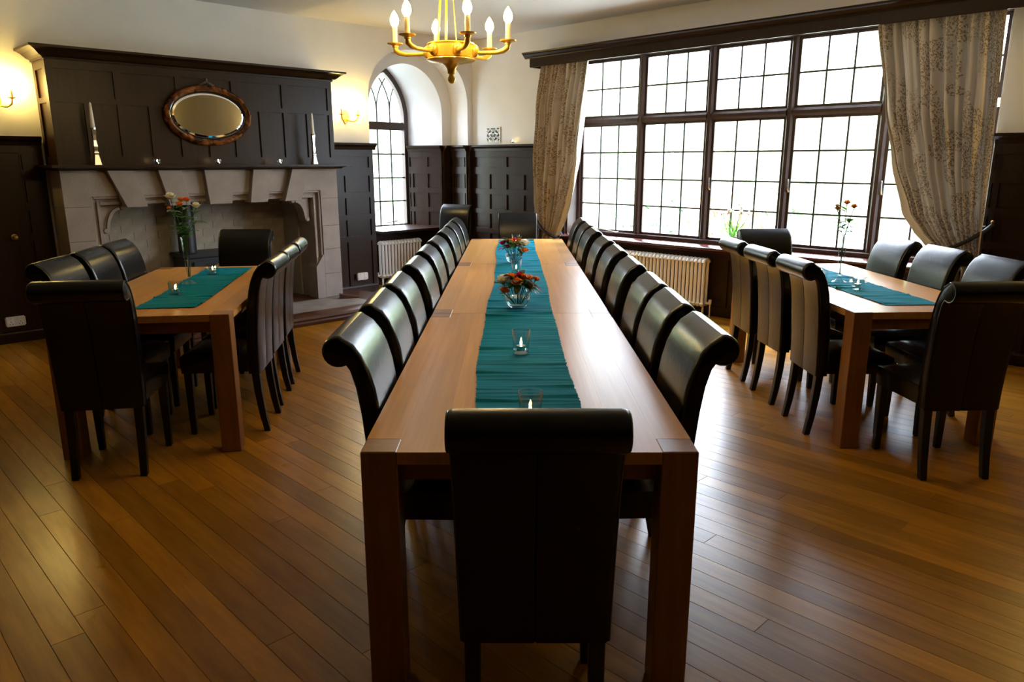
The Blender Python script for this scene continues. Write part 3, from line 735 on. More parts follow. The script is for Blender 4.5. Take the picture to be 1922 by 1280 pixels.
# left and right cheeks
for ua, ub, pa, pb in ((OU0, OU0 + 0.022, OU0 + 0.014, OU0 + 0.022), (OU1 - 0.022, OU1, OU1 - 0.022, OU1 - 0.014)):
    y0, y1 = VS + 0.022, VF - 0.001
    for z0, z1 in ((1.50, 1.572), (2.003, 2.045), (2.268, 2.36)): opart(MB().box(ua, ub, y0, y1, z0, z1), 'rail')
    for z0, z1 in ((1.572, 2.003), (2.045, 2.268)):
        opart(MB().box(ua, ub, y0, y0 + 0.07, z0, z1), 'stile'); opart(MB().box(ua, ub, y1 - 0.07, y1, z0, z1), 'stile')
        opart(MB().box(pa, pb, y0 + 0.07, y1 - 0.07, z0, z1), 'panel')
def mitred(prof, u0, u1, yf, yb, name, mat='dark_oak'):
    """moulding that runs round three sides; prof = (offset out, z)"""
    mb_ = MB(); n = len(prof); vs_ = []
    for o_, z in prof: vs_ += [(u0 - o_, yb, z), (u0 - o_, yf - o_, z), (u1 + o_, yf - o_, z), (u1 + o_, yb, z)]
    fs = []
    for i in range(n - 1):
        for k in range(3): fs.append((i * 4 + k, (i + 1) * 4 + k, (i + 1) * 4 + k + 1, i * 4 + k + 1)[::-1])
    fs.append(tuple((n - 1) * 4 + k for k in range(4))[::-1]); fs.append(tuple(range(4)))
    mb_.add(vs_, fs); return opart(mb_, name, mat)
mitred([(0.0, 2.335), (0.012, 2.335), (0.015, 2.35), (0.04, 2.362), (0.075, 2.395), (0.105, 2.41), (0.118, 2.414), (0.118, 2.432)], OU0, OU1, VS, VF - 0.001, 'cornice')
mitred([(0.0, 1.457), (0.02, 1.457), (0.03, 1.468), (0.06, 1.476), (0.085, 1.48), (0.085, 1.50)], OU0, OU1, VS - 0.07, VF - 0.001, 'mantel_shelf')

# ------------------------------------------------------------------ oval mirror
mz, mu = 1.945, 3.02
mir = thing('oval_mirror', 'oval mirror in a mottled brown frame hung on the dark overmantel', 'mirror', (mu, VS - 0.002, mz))
ra, rb = 0.41, 0.272
prof = [(1.0, 0.0), (1.0, -0.02), (0.97, -0.045), (0.92, -0.055), (0.87, -0.042), (0.855, -0.03), (0.845, -0.026)]
def oval(prof, name, mat, fill=False, par=mir):
    mb_ = MB(); seg = 56; vs_ = []; fs = []; n = len(prof)
    for s_, y in prof:
        ins = (1 - s_) * 0.37
        for i in range(seg):
            a = 2 * math.pi * i / seg; vs_.append(((ra - ins) * math.cos(a), y, (rb - ins) * math.sin(a)))
    for j in range(n - 1):
        for i in range(seg): fs.append((j * seg + i, j * seg + (i + 1) % seg, (j + 1) * seg + (i + 1) % seg, (j + 1) * seg + i))
    if fill: fs.append(tuple((n - 1) * seg + i for i in range(seg)))
    mb_.add(vs_, fs); return mb_.build(name, mat, par, sm=40)
oval(prof, 'frame', 'tortoise')
oval([(0.845, -0.026), (0.835, -0.030), (0.815, -0.026), (0.81, -0.012)], 'inner_lip', 'mirror_lip')
oval([(0.82, -0.010), (0.755, -0.0145)], 'bevelled_edge', 'mirror_bevel')
mg = oval([(0.755, -0.0145), (0.754, -0.0145)], 'mirror_glass', 'mirror_glass', True)
for p in mg.data.polygons: p.use_smooth = False
for i in range(9):
    t = i / 8; x = -0.062 + 0.124 * t; z = rb - 0.006 + 0.035 * (1 - abs(2 * t - 1))
    MB().tube([(x + 0.009 * math.cos(a * math.pi / 4), -0.025 + (0.004 if i % 2 else -0.004) * math.sin(a * math.pi / 4), z + 0.006 * math.sin(a * math.pi / 4)) for a in range(8)], 0.0025, 5, closed=True).build('chain_link', 'dark_chain', mir, sm=60)
MB().ball((0, -0.02, rb + 0.048), 0.012, 8, 5).build('hook', 'dark_chain', mir, sm=60)

# ------------------------------------------------------------------ small makers: candles, lights
def tealight(loc, label, group=None, lit=True, s=1.0):
    t = thing('tealight_candle', label, 'candle', loc, 0, group)
    MB().lathe([(0.0185 * s, 0.0), (0.019 * s, 0.016 * s), (0.0175 * s, 0.016 * s)], 14).build('metal_cup', 'silver', t, sm=40)
    MB().lathe([(0.0172 * s, 0.004), (0.0172 * s, 0.0155 * s)], 14).build('wax', 'lit_wax', t, sm=40)
    MB().lathe([(0.0006, 0.017 * s), (0.0042 * s, 0.022 * s), (0.0050 * s, 0.027 * s), (0.003 * s, 0.034 * s), (0.0004, 0.041 * s)], 8).build('flame', 'flame', t, sm=60)
    return t
def glass_round(loc, label, group=None, r=0.038, h=0.098):
    g = thing('candle_glass', label, 'candle holder', loc, 0, group)
    MB().lathe([(r * 0.80, 0.0), (r * 0.84, 0.004), (r, h), (r * 0.93, h), (r * 0.78, 0.016), (0.001, 0.016)], 24, cap=False).build('bowl', 'clear_glass', g, sm=40)
    MB().lathe([(r * 0.79, 0.0005), (r * 0.80, 0.015)], 24).build('base', 'clear_glass', g, sm=40)
    return g
def glass_square(loc, label, rz=0.0, group=None, s=0.036, h=0.075):
    g = thing('candle_glass', label, 'candle holder', loc, rz, group)
    mb_ = MB(); b = s * 0.9
    o_ = [(-b, -b), (b, -b), (b, b), (-b, b)]; vs_ = [(x, y, 0.0) for x, y in o_] + [(x * s / b, y * s / b, h) for x, y in o_]
    i_ = [(x * 0.84, y * 0.84) for x, y in o_]; vs_ += [(x, y, 0.016) for x, y in i_] + [(x * s / b, y * s / b, h) for x, y in i_]
    mb_.add(vs_, [(3, 2, 1, 0), (0, 1, 5, 4), (1, 2, 6, 5), (2, 3, 7, 6), (3, 0, 4, 7), (4, 5, 13, 12), (5, 6, 14, 13), (6, 7, 15, 14), (7, 4, 12, 15), (8, 9, 13, 12)[::-1], (9, 10, 14, 13)[::-1], (10, 11, 15, 14)[::-1], (11, 8, 12, 15)[::-1], (8, 9, 10, 11)])
    mb_.build('bowl', 'clear_glass', g)
    return g

# mantel items
ZM = 1.5005
def candlestick(u, label, clabel):
    t = thing('candlestick', label, 'candlestick', (u, 6.985, ZM))
    b = 0.034
    mb_ = MB(); lv = [(b, 0.0), (b * 0.95, 0.006), (0.018, 0.085), (0.022, 0.10), (0.0145, 0.115), (0.019, 0.15), (0.013, 0.20), (0.016, 0.245), (0.022, 0.29)]
    vs_ = []; fs = []
    for j, (r, z) in enumerate(lv):
        for k in range(4):
            a = math.pi / 4 + k * math.pi / 2; vs_.append((r * 1.2 * math.cos(a), r * 1.2 * math.sin(a), z))
    for j in range(len(lv) - 1):
        for k in range(4): fs.append((j * 4 + k, j * 4 + (k + 1) % 4, (j + 1) * 4 + (k + 1) % 4, (j + 1) * 4 + k))
    fs += [(3, 2, 1, 0), tuple((len(lv) - 1) * 4 + k for k in range(4))]
    mb_.add(vs_, fs); mb_.build('stem', 'silver', t, bevel=0.0015, seg=1)
    MB().lathe([(0.024, 0.288), (0.024, 0.30)], 12).build('socket_rim', 'silver', t)
    c = thing('taper_candle', clabel, 'candle', (u, 6.985, ZM + 0.3005))
    MB().lathe([(0.0185, 0.0), (0.0175, 0.02), (0.010, 0.19), (0.003, 0.205)], 12).build('wax', 'wax', c, sm=40)
    MB().tube([(0, 0, 0.204), (0.001, 0, 0.214)], 0.0012, 5).build('wick', 'black_rope', c)
candlestick(1.985, 'faceted silver candlestick on the mantel end by the jib door', 'unlit white taper in the candlestick at the mantel end by the jib door')
candlestick(4.02, 'faceted silver candlestick on the mantel end beside the wall sconce', 'unlit white taper in the candlestick by the wall sconce')
for u, wd in ((2.47, 'between mirror and jib door candlestick'), (3.02, 'directly below the oval mirror'), (3.64, 'between mirror and sconce side candlestick')):
    g = thing('candle_glass', 'round glass candle cup on the mantel ' + wd, 'candle holder', (u, 6.99, ZM))
    MB().lathe([(0.018, 0.0), (0.031, 0.018), (0.034, 0.032), (0.029, 0.052), (0.026, 0.052), (0.030, 0.032), (0.02, 0.010), (0.001, 0.009)], 20, cap=False).build('bowl', 'clear_glass', g, sm=50)
    tealight((u, 6.99, ZM + 0.0095), 'lit tealight in the mantel cup ' + wd, s=0.92)
g = glass_square((6.595, 6.70, ZCAP + 0.0005), 'small clear glass cup on the panelling ledge by the vent grille', 0.2, s=0.024, h=0.05)
tealight((6.595, 6.70, ZCAP + 0.0175), 'lit tealight on the panelling ledge by the vent grille', s=0.9)

# wall sconces
def sconce(u, label, loc=None, rz=0.0):
    t = thing('wall_sconce', label, 'wall light', loc or (u, VF - 0.001, 2.00), rz)
    mb_ = MB().prism([(0.045 * math.cos(a * math.pi / 10), 0.075 * math.sin(a * math.pi / 10)) for a in range(20)], (0, -0.016, 0.02), (1, 0, 0), (0, 0, 1), (0, 0.016, 0))
    mb_.build('back_plate', 'brass', t, bevel=0.004, seg=1)
    for s_ in (-1, 1):
        arm = MB().tube([(0, -0.014, 0.0), (s_ * 0.03, -0.05, -0.03), (s_ * 0.07, -0.08, -0.035), (s_ * 0.10, -0.095, -0.01), (s_ * 0.105, -0.098, 0.03)], 0.008, 8).build('arm', 'brass', t, sm=60)
        MB().lathe([(0.008, 0.028), (0.03, 0.036), (0.031, 0.041), (0.012, 0.041)], 14, (s_ * 0.105, -0.098, 0)).build('drip_pan', 'brass', arm, sm=40)
        MB().lathe([(0.011, 0.041), (0.011, 0.10)], 12, (s_ * 0.105, -0.098, 0)).build('candle_tube', 'candle_tube', arm, sm=40)
        MB().lathe([(0.008, 0.10), (0.017, 0.12), (0.018, 0.135), (0.011, 0.165), (0.002, 0.19)], 12, (s_ * 0.105, -0.098, 0)).build('bulb', 'sconce_glow', arm, sm=60)
sconce(4.735, 'twin arm brass wall sconce glowing between the overmantel and arched window')
sconce(1.42, 'twin arm brass wall sconce glowing above the jib door')
sconce(0, 'added twin arm brass wall sconce out of view past the wide curtain', (UW - 0.001, 0.50, 2.0), R(-90))  # added out of view to light the wall reflected in the mirror
sconce(0, 'added twin arm brass wall sconce out of view at the window wall end', (UW - 0.001, -4.1, 2.0), R(-90))  # second unseen lamp, added to brighten that reflected wall

# power sockets
def socket(u, z, label):
    t = thing('power_socket', label, 'socket', (u, VF - 0.036, z))
    MB().box(-0.075, 0.075, -0.03, 0.0, -0.043, 0.043).build('box', 'white_plastic', t, bevel=0.008)
    for s_ in (-1, 1):
        MB().box(s_ * 0.035 - 0.022, s_ * 0.035 + 0.022, -0.032, -0.0295, -0.03, 0.012).build('outlet_face', 'white_ceramic', t)
        MB().box(s_ * 0.025 - 0.008, s_ * 0.025 + 0.008, -0.036, -0.0295, 0.016, 0.034).build('switch', 'white_ceramic', t, bevel=0.002, seg=1)
        for dx, dz in ((-0.011, -0.02), (0.011, -0.02), (0, -0.002)):
            MB().box(s_ * 0.035 + dx - 0.003, s_ * 0.035 + dx + 0.003, -0.0325, -0.0315, dz - 0.004, dz + 0.004).build('slot', 'mirror_lip', t)
socket(4.83, 0.205, 'cream double power socket on the panelling beside the fireplace')
socket(1.31, 0.19, 'cream double power socket low on the panelling by the jib door')
# vent grille
t = thing('vent_grille', 'small square white fretwork air vent on the wall above the panelling', 'vent', (UW - 0.0005, 7.10, 1.858))
MB().box(-0.004, 0.0, -0.128, 0.128, -0.088, 0.088).build('backing', 'mirror_lip', t)
nx_, nz_ = 13, 11
mbv = MB()
mbv.box(-0.012, -0.004, -0.132, -0.118, -0.092, 0.092).box(-0.012, -0.004, 0.118, 0.132, -0.092, 0.092).box(-0.012, -0.004, -0.118, 0.118, -0.092, -0.082).box(-0.012, -0.004, -0.118, 0.118, 0.082, 0.092)
mbv.build('rim', 'white_ceramic', t)
mbv = MB()
for i in range(nx_):
    for j in range(nz_):
        ci, cj = i - nx_ // 2, j - nz_ // 2
        if (abs(ci) + abs(cj)) % 4 == 0 or (i % 2 == 0 and j % 3 == 0):
            y = (ci) * 0.236 / nx_; z = cj * 0.164 / nz_; hw, hh = 0.118 / nx_, 0.082 / nz_
            mbv.box(-0.011, -0.004, y - hw, y + hw, z - hh, z + hh)
mbv.build('fretwork', 'white_ceramic', t)

# ------------------------------------------------------------------ radiators
def radiator(name, label, loc, rz, n, pitch, h, depth=0.10, feet=0.11):
    t = thing(name, label, 'radiator', loc, rz)
    mb_ = MB(); z0, z1 = feet, feet + h
    for s_ in (-1, 1):
        y = s_ * depth * 0.33
        mb_.tube([(0, y, z0 + 0.02), (0, y, z1 - 0.02)], pitch * 0.34, 8)
    mb_.tube([(0, -depth * 0.5, z1 - 0.03), (0, -depth * 0.42, z1 - 0.012), (0, -depth * 0.2, z1 - 0.002), (0, depth * 0.2, z1 - 0.002), (0, depth * 0.42, z1 - 0.012), (0, depth * 0.5, z1 - 0.03)], pitch * 0.44, 8)
    mb_.tube([(0, -depth * 0.5, z0 + 0.03), (0, -depth * 0.42, z0 + 0.012), (0, depth * 0.42, z0 + 0.012), (0, depth * 0.5, z0 + 0.03)], pitch * 0.44, 8)
    mc = mb_.mesh('column', 50); mc.materials.append(MATS['radiator_paint'])
    for k in range(n):
        o = bpy.data.objects.new('column', mc); COL.objects.link(o); o.parent = t; o.location = ((k - (n - 1) / 2) * pitch, 0, 0)
    L = n * pitch / 2
    for s_ in (-1, 1):
        MB().tube([(s_ * (L - 0.03), 0, z0 + 0.02), (s_ * (L - 0.03), 0, 0.0)], 0.012, 8).build('foot', 'radiator_paint', t, sm=60)
        v_ = MB().tube([(s_ * L, 0, z0 + 0.03), (s_ * (L + 0.06), 0, z0 + 0.03)], 0.014, 8).tube([(s_ * (L + 0.05), 0, z0 + 0.03), (s_ * (L + 0.05), 0, 0.0)], 0.008, 8)
        v_.tube([(s_ * (L + 0.05), -0.0, z0 + 0.03), (s_ * (L + 0.05), -0.0, z0 + 0.07)], 0.018, 8)
        v_.build('valve', 'chrome' if s_ > 0 else 'white_plastic', t, sm=60)
    return t
radiator('column_radiator', 'long white column radiator under the wide window', (UW - 0.11, 4.50, 0.0), R(90), 28, 0.0455, 0.465)
radiator('column_radiator', 'short cream column radiator under the arched window', (5.58, V2 - 0.125, 0.0), 0, 13, 0.048, 0.44)

# ------------------------------------------------------------------ curtains
def interp(tab, z):
    tab = sorted(tab)
    if z <= tab[0][0]: return tab[0][1]
    for (a, b), (c, d) in zip(tab[:-1], tab[1:]):
        if z <= c:
            t_ = (z - a) / (c - a); t_ = t_ * t_ * (3 - 2 * t_) * 0.35 + t_ * 0.65
            return b + (d - b) * t_
    return tab[-1][1]
def curtain(name, label, e_in, e_out, ub, folds, seed, lining_side, zt=2.60, zb=0.03, full=1.7, zc=0.8):
    """e_in / e_out: tables z -> y of the window side and wall side edges"""
    rnd = random.Random(seed); t = thing(name, label, 'curtain', (ub, 0.5 * (interp(e_in, 0.1) + interp(e_out, 0.1)), zb))
    nx, nz = folds * 10, 90
    ph = [rnd.uniform(-0.5, 0.5) for _ in range(folds + 2)]; am = [rnd.uniform(0.6, 1.25) for _ in range(folds + 2)]
    mb_ = MB(); vs_ = []; uvs = []
    for j in range(nz + 1):
        z = zt + (zb - zt) * j / nz; a, b = interp(e_in, z), interp(e_out, z); wd = abs(b - a)
        gath = min(1.0, 0.35 + 0.65 * abs(z - zc) / 0.9)
        for i in range(nx + 1):
            s_ = i / nx; k = s_ * folds; k0 = int(k); f_ = k - k0
            am_ = am[k0] * (1 - f_) + am[k0 + 1] * f_; ph_ = ph[k0] * (1 - f_) + ph[k0 + 1] * f_
            drift = 0.25 * math.sin(z * 1.7 + k * 0.9 + seed)
            d = am_ * math.sin(2 * math.pi * (k + ph_ + drift * 0.35)) + 0.3 * math.sin(4.3 * math.pi * k + 3 * z)
            A = (0.036 + 0.040 * min(1, (zt - z) / 0.5)) * (0.45 + 0.55 * gath)
            y = a + (b - a) * (s_ + 0.012 * math.cos(2 * math.pi * (k + ph_)) * (1 if 0 < i < nx else 0))
            x = ub + A * d - 0.05 * math.exp(-((z - zc) / 0.25) ** 2) * 0 + (0.03 * math.sin(math.pi * s_) if z < zc else 0)
            vs_.append((x, y, z)); uvs.append((s_ * full * 0.95, z))
    fs = []
    for j in range(nz):
        for i in range(nx): fs.append((j * (nx + 1) + i, j * (nx + 1) + i + 1, (j + 1) * (nx + 1) + i + 1, (j + 1) * (nx + 1) + i))
    mb_.add(vs_, fs); me = mb_.mesh('drape', 180)
    uvl = me.uv_layers.new(name='UVMap')
    for lp in me.loops: uvl.data[lp.index].uv = uvs[lp.vertex_index]
    o = link('drape', me, 'curtain_fabric', t); o.matrix_parent_inverse = Matrix.Translation(-Vector(t.location))
    # pale lining, turned round the window side edge
    lv = []; lf = []; nl = 6
    for j in range(nz + 1):
        for i in range(nl + 1):
            p = vs_[j * (nx + 1)]; q = vs_[j * (nx + 1) + 1]
            z = p[2]; wl_ = 0.085 * math.exp(-((z - 0.9) / 0.75) ** 2) + 0.012
            s_ = i / nl
            lv.append((p[0] + 0.012 + 0.03 * math.sin(s_ * math.pi), p[1] + lining_side * (-0.02 + wl_ * s_), z))
    for j in range(nz):
        for i in range(nl): lf.append((j * (nl + 1) + i, j * (nl + 1) + i + 1, (j + 1) * (nl + 1) + i + 1, (j + 1) * (nl + 1) + i))
    o = MB().add(lv, lf).build('lining', 'lining', t, sm=180); o.matrix_parent_inverse = Matrix.Translation(-Vector(t.location))
    return t
CU = 6.50
sc_l = 6.50 / 6.45
eL_in = [(2.60, 5.44), (2.11, 5.47), (1.55, 5.55), (1.30, 5.62), (1.06, 5.70), (0.90, 5.77), (0.70, 5.87), (0.55, 5.90), (0.03, 5.80)]
eL_out = [(2.60, 6.10), (2.14, 6.17), (1.55, 6.19), (1.06, 6.17), (0.75, 6.10), (0.62, 6.14), (0.55, 6.19), (0.03, 6.24)]
curtain('curtain', 'narrow beige patterned curtain tied back beside the corner panelling', eL_in, eL_out, CU, 9, 3, -1, zc=0.72)
eR_in = [(2.60, 2.46), (1.95, 2.33), (1.54, 2.20), (1.13, 2.04), (0.98, 1.93), (0.90, 1.85), (0.84, 1.79), (0.60, 1.80), (0.03, 1.86)]
eR_out = [(2.60, 1.565), (1.80, 1.545), (1.46, 1.535), (1.03, 1.515), (0.83, 1.51), (0.60, 1.50), (0.03, 1.47)]
curtain('curtain', 'wide beige patterned curtain tied back at the window end away from the corner', eR_in, eR_out, CU, 10, 11, 1, zc=0.86)
def tieback(label, hook, pts, tassel, r=0.016):
    t = thing('curtain_tieback', label, 'tieback', hook)
    o = MB().tube(pts, r, 8).build('rope', 'black_rope', t, sm=60); o.matrix_parent_inverse = Matrix.Translation(-Vector(hook))
    o = MB().lathe([(0.012, 0.0), (0.022, -0.03), (0.014, -0.05), (0.03, -0.16), (0.032, -0.24)], 10, tassel).build('tassel', 'black_rope', t, sm=50); o.matrix_parent_inverse = Matrix.Translation(-Vector(hook))
    hk = Vector(hook)
    o = MB().tube([hk, hk + Vector((-0.05, 0, 0)), hk + Vector((-0.055, 0, 0.03))], 0.007, 6).ball(hk + Vector((-0.055, 0, 0.035)), 0.013, 8, 5).build('hook', 'dull_brass', t, sm=50); o.matrix_parent_inverse = Matrix.Translation(-hk)
tieback('black rope tieback with tassel round the narrow curtain by the corner', (UW - 0.035, 6.27, 1.01),
        [(UW - 0.08, 6.27, 1.02), (6.50, 6.21, 0.95), (6.43, 6.13, 0.85), (6.405, 6.02, 0.76), (6.41, 5.92, 0.70), (6.45, 5.84, 0.665), (6.54, 5.82, 0.68), (6.60, 5.95, 0.8), (6.60, 6.2, 0.97)], (6.40, 6.045, 0.76))
tieback('black rope tieback round the wide curtain by the dark panelling', (UW - 0.035, 1.475, 1.05),
        [(UW - 0.08, 1.475, 1.06), (6.50, 1.50, 1.02), (6.42, 1.58, 0.95), (6.40, 1.68, 0.885), (6.405, 1.78, 0.86), (6.45, 1.86, 0.865), (6.54, 1.87, 0.88), (6.60, 1.70, 0.96), (6.60, 1.52, 1.04)], (6.395, 1.72, 0.87))

# ------------------------------------------------------------------ tables
TH = 0.76; LEG = 0.10
def table(label, X, Y, ang, W, L, group=None):
    p = C2R(X, Y); t = thing('dining_table', label, 'table', p, ROT0 + ang, group)
    hw, hl = W / 2, L / 2; tt = 0.036
    nb = 6; bw_ = (W - 2 * LEG) / nb
    def board(x0, x1, y0, y1):
        mb_ = MB().box(x0 + 0.00015, x1 - 0.00015, y0, y1, TH - tt, TH); me_ = mb_.mesh('board')
        tone_attr(me_, [random.random()] * len(me_.vertices)); link('board', me_, 'table_oak', t)
    for s_ in (-1, 1): board(min(s_ * hw, s_ * (hw - LEG)), max(s_ * hw, s_ * (hw - LEG)), -hl + LEG + 0.001, hl - LEG - 0.001)
    for k in range(nb): board(-hw + LEG + bw_ * k, -hw + LEG + bw_ * (k + 1), -hl, hl)
    for sx in (-1, 1):
        for sy in (-1, 1):
            x0, x1 = sorted((sx * hw, sx * (hw - LEG))); y0, y1 = sorted((sy * hl, sy * (hl - LEG)))
            MB().box(x0, x1, y0, y1, 0.0008, TH + 0.0006).build('leg', 'table_oak_end', t, bevel=0.003, seg=1)
    MB().box(-hw + 0.06, -hw + 0.082, -hl + LEG, hl - LEG, TH - tt - 0.07, TH - tt).build('apron', 'table_oak_end', t)
    MB().box(hw - 0.082, hw - 0.06, -hl + LEG, hl - LEG, TH - tt - 0.07, TH - tt).build('apron', 'table_oak_end', t)
    for s_ in (-1, 1):
        y = s_ * (hl - 0.06); MB().box(-hw + LEG, hw - LEG, min(y, y - s_ * 0.022), max(y, y - s_ * 0.022), TH - tt - 0.07, TH - tt).build('apron', 'table_oak_end', t)
    return t
TX, TY0, TL = 0.048, 1.88, 1.90
for k, lb in enumerate(('oak table at the free end of the long row, away from the corner', 'middle oak table of the long row of three under the runner', 'oak table ending the long row beside the corner curtain')):
    table(lb, TX, TY0 + TL * (k + 0.5), 0.0, 0.925, TL - 0.003, 'three oak tables pushed together in a long row')
LTX, LTY, LTA, LTW = -2.045, 4.62, R(8.0), 0.90
table('separate oak table standing in front of the stone fireplace', LTX, LTY, LTA, LTW, 1.88)
RTX, RTY, RTA, RTW = 2.185, 4.75, R(2.5), 0.86
table('separate oak table standing beside the wide curtain', RTX, RTY, RTA, RTW, 1.88)

# ------------------------------------------------------------------ runners
def runner(label, X, Y, ang, W, L, seed, xo=0.0):
    rnd = random.Random(seed); p = C2R(X, Y, TH + 0.001); t_ = None
    ny, nx = int(L / 0.0075), 16
    vs_ = []; fs = []; ripple = [rnd.uniform(-1, 1) for _ in range(ny + 3)]
    edgeL = [rnd.uniform(-1, 1) for _ in range(ny + 3)]; edgeR = [rnd.uniform(-1, 1) for _ in range(ny + 3)]
    creases = [(rnd.uniform(0, L), rnd.choice((-1, 1)), rnd.uniform(0.006, 0.014), rnd.uniform(0.004, 0.009)) for _ in range(int(L * 9))]
    for j in range(ny + 1):
        y = -L / 2 + L * j / ny; slow = 0.010 * math.sin(y * 1.9 + seed) + 0.005 * math.sin(y * 5.1 + 2 * seed)
        w0, w1 = -W / 2 + slow + 0.003 * edgeL[j], W / 2 + slow * 0.6 + 0.003 * edgeR[j]
        for i in range(nx + 1):
            s_ = i / nx; z = 0.0032 + 0.0012 * ripple[j] + 0.0012 * math.sin(y * 30 + s_ * 4 + seed)
            for (cy_, side, wd, hh) in creases:
                dy = (y + L / 2 - cy_) / wd
                if abs(dy) < 2.5: z += hh * math.exp(-dy * dy) * ((1 - s_) if side < 0 else s_) ** 1.3
            vs_.append((w0 + (w1 - w0) * s_, y, max(z, 0.0012)))
    for j in range(ny):
        for i in range(nx): fs.append((j * (nx + 1) + i, j * (nx + 1) + i + 1, (j + 1) * (nx + 1) + i + 1, (j + 1) * (nx + 1) + i))
    o = MB().add(vs_, fs).build('table_runner', 'runner_cloth', sm=60)
    o.location = p; o.rotation_euler = (0, 0, ROT0 + ang); tagp(o, label, 'table runner'); return o
runner('long ribbed teal runner along the row of three tables', 0.045, 4.74, 0.0, 0.345, 5.46, 1)
runner('ribbed teal runner on the table by the fireplace', LTX + 0.06, LTY + 0.05, LTA, 0.325, 1.56, 2)
runner('ribbed teal runner on the table by the wide curtain', RTX - 0.02, RTY + 0.02, RTA, 0.325, 1.56, 3)
ZR = TH + 0.0062

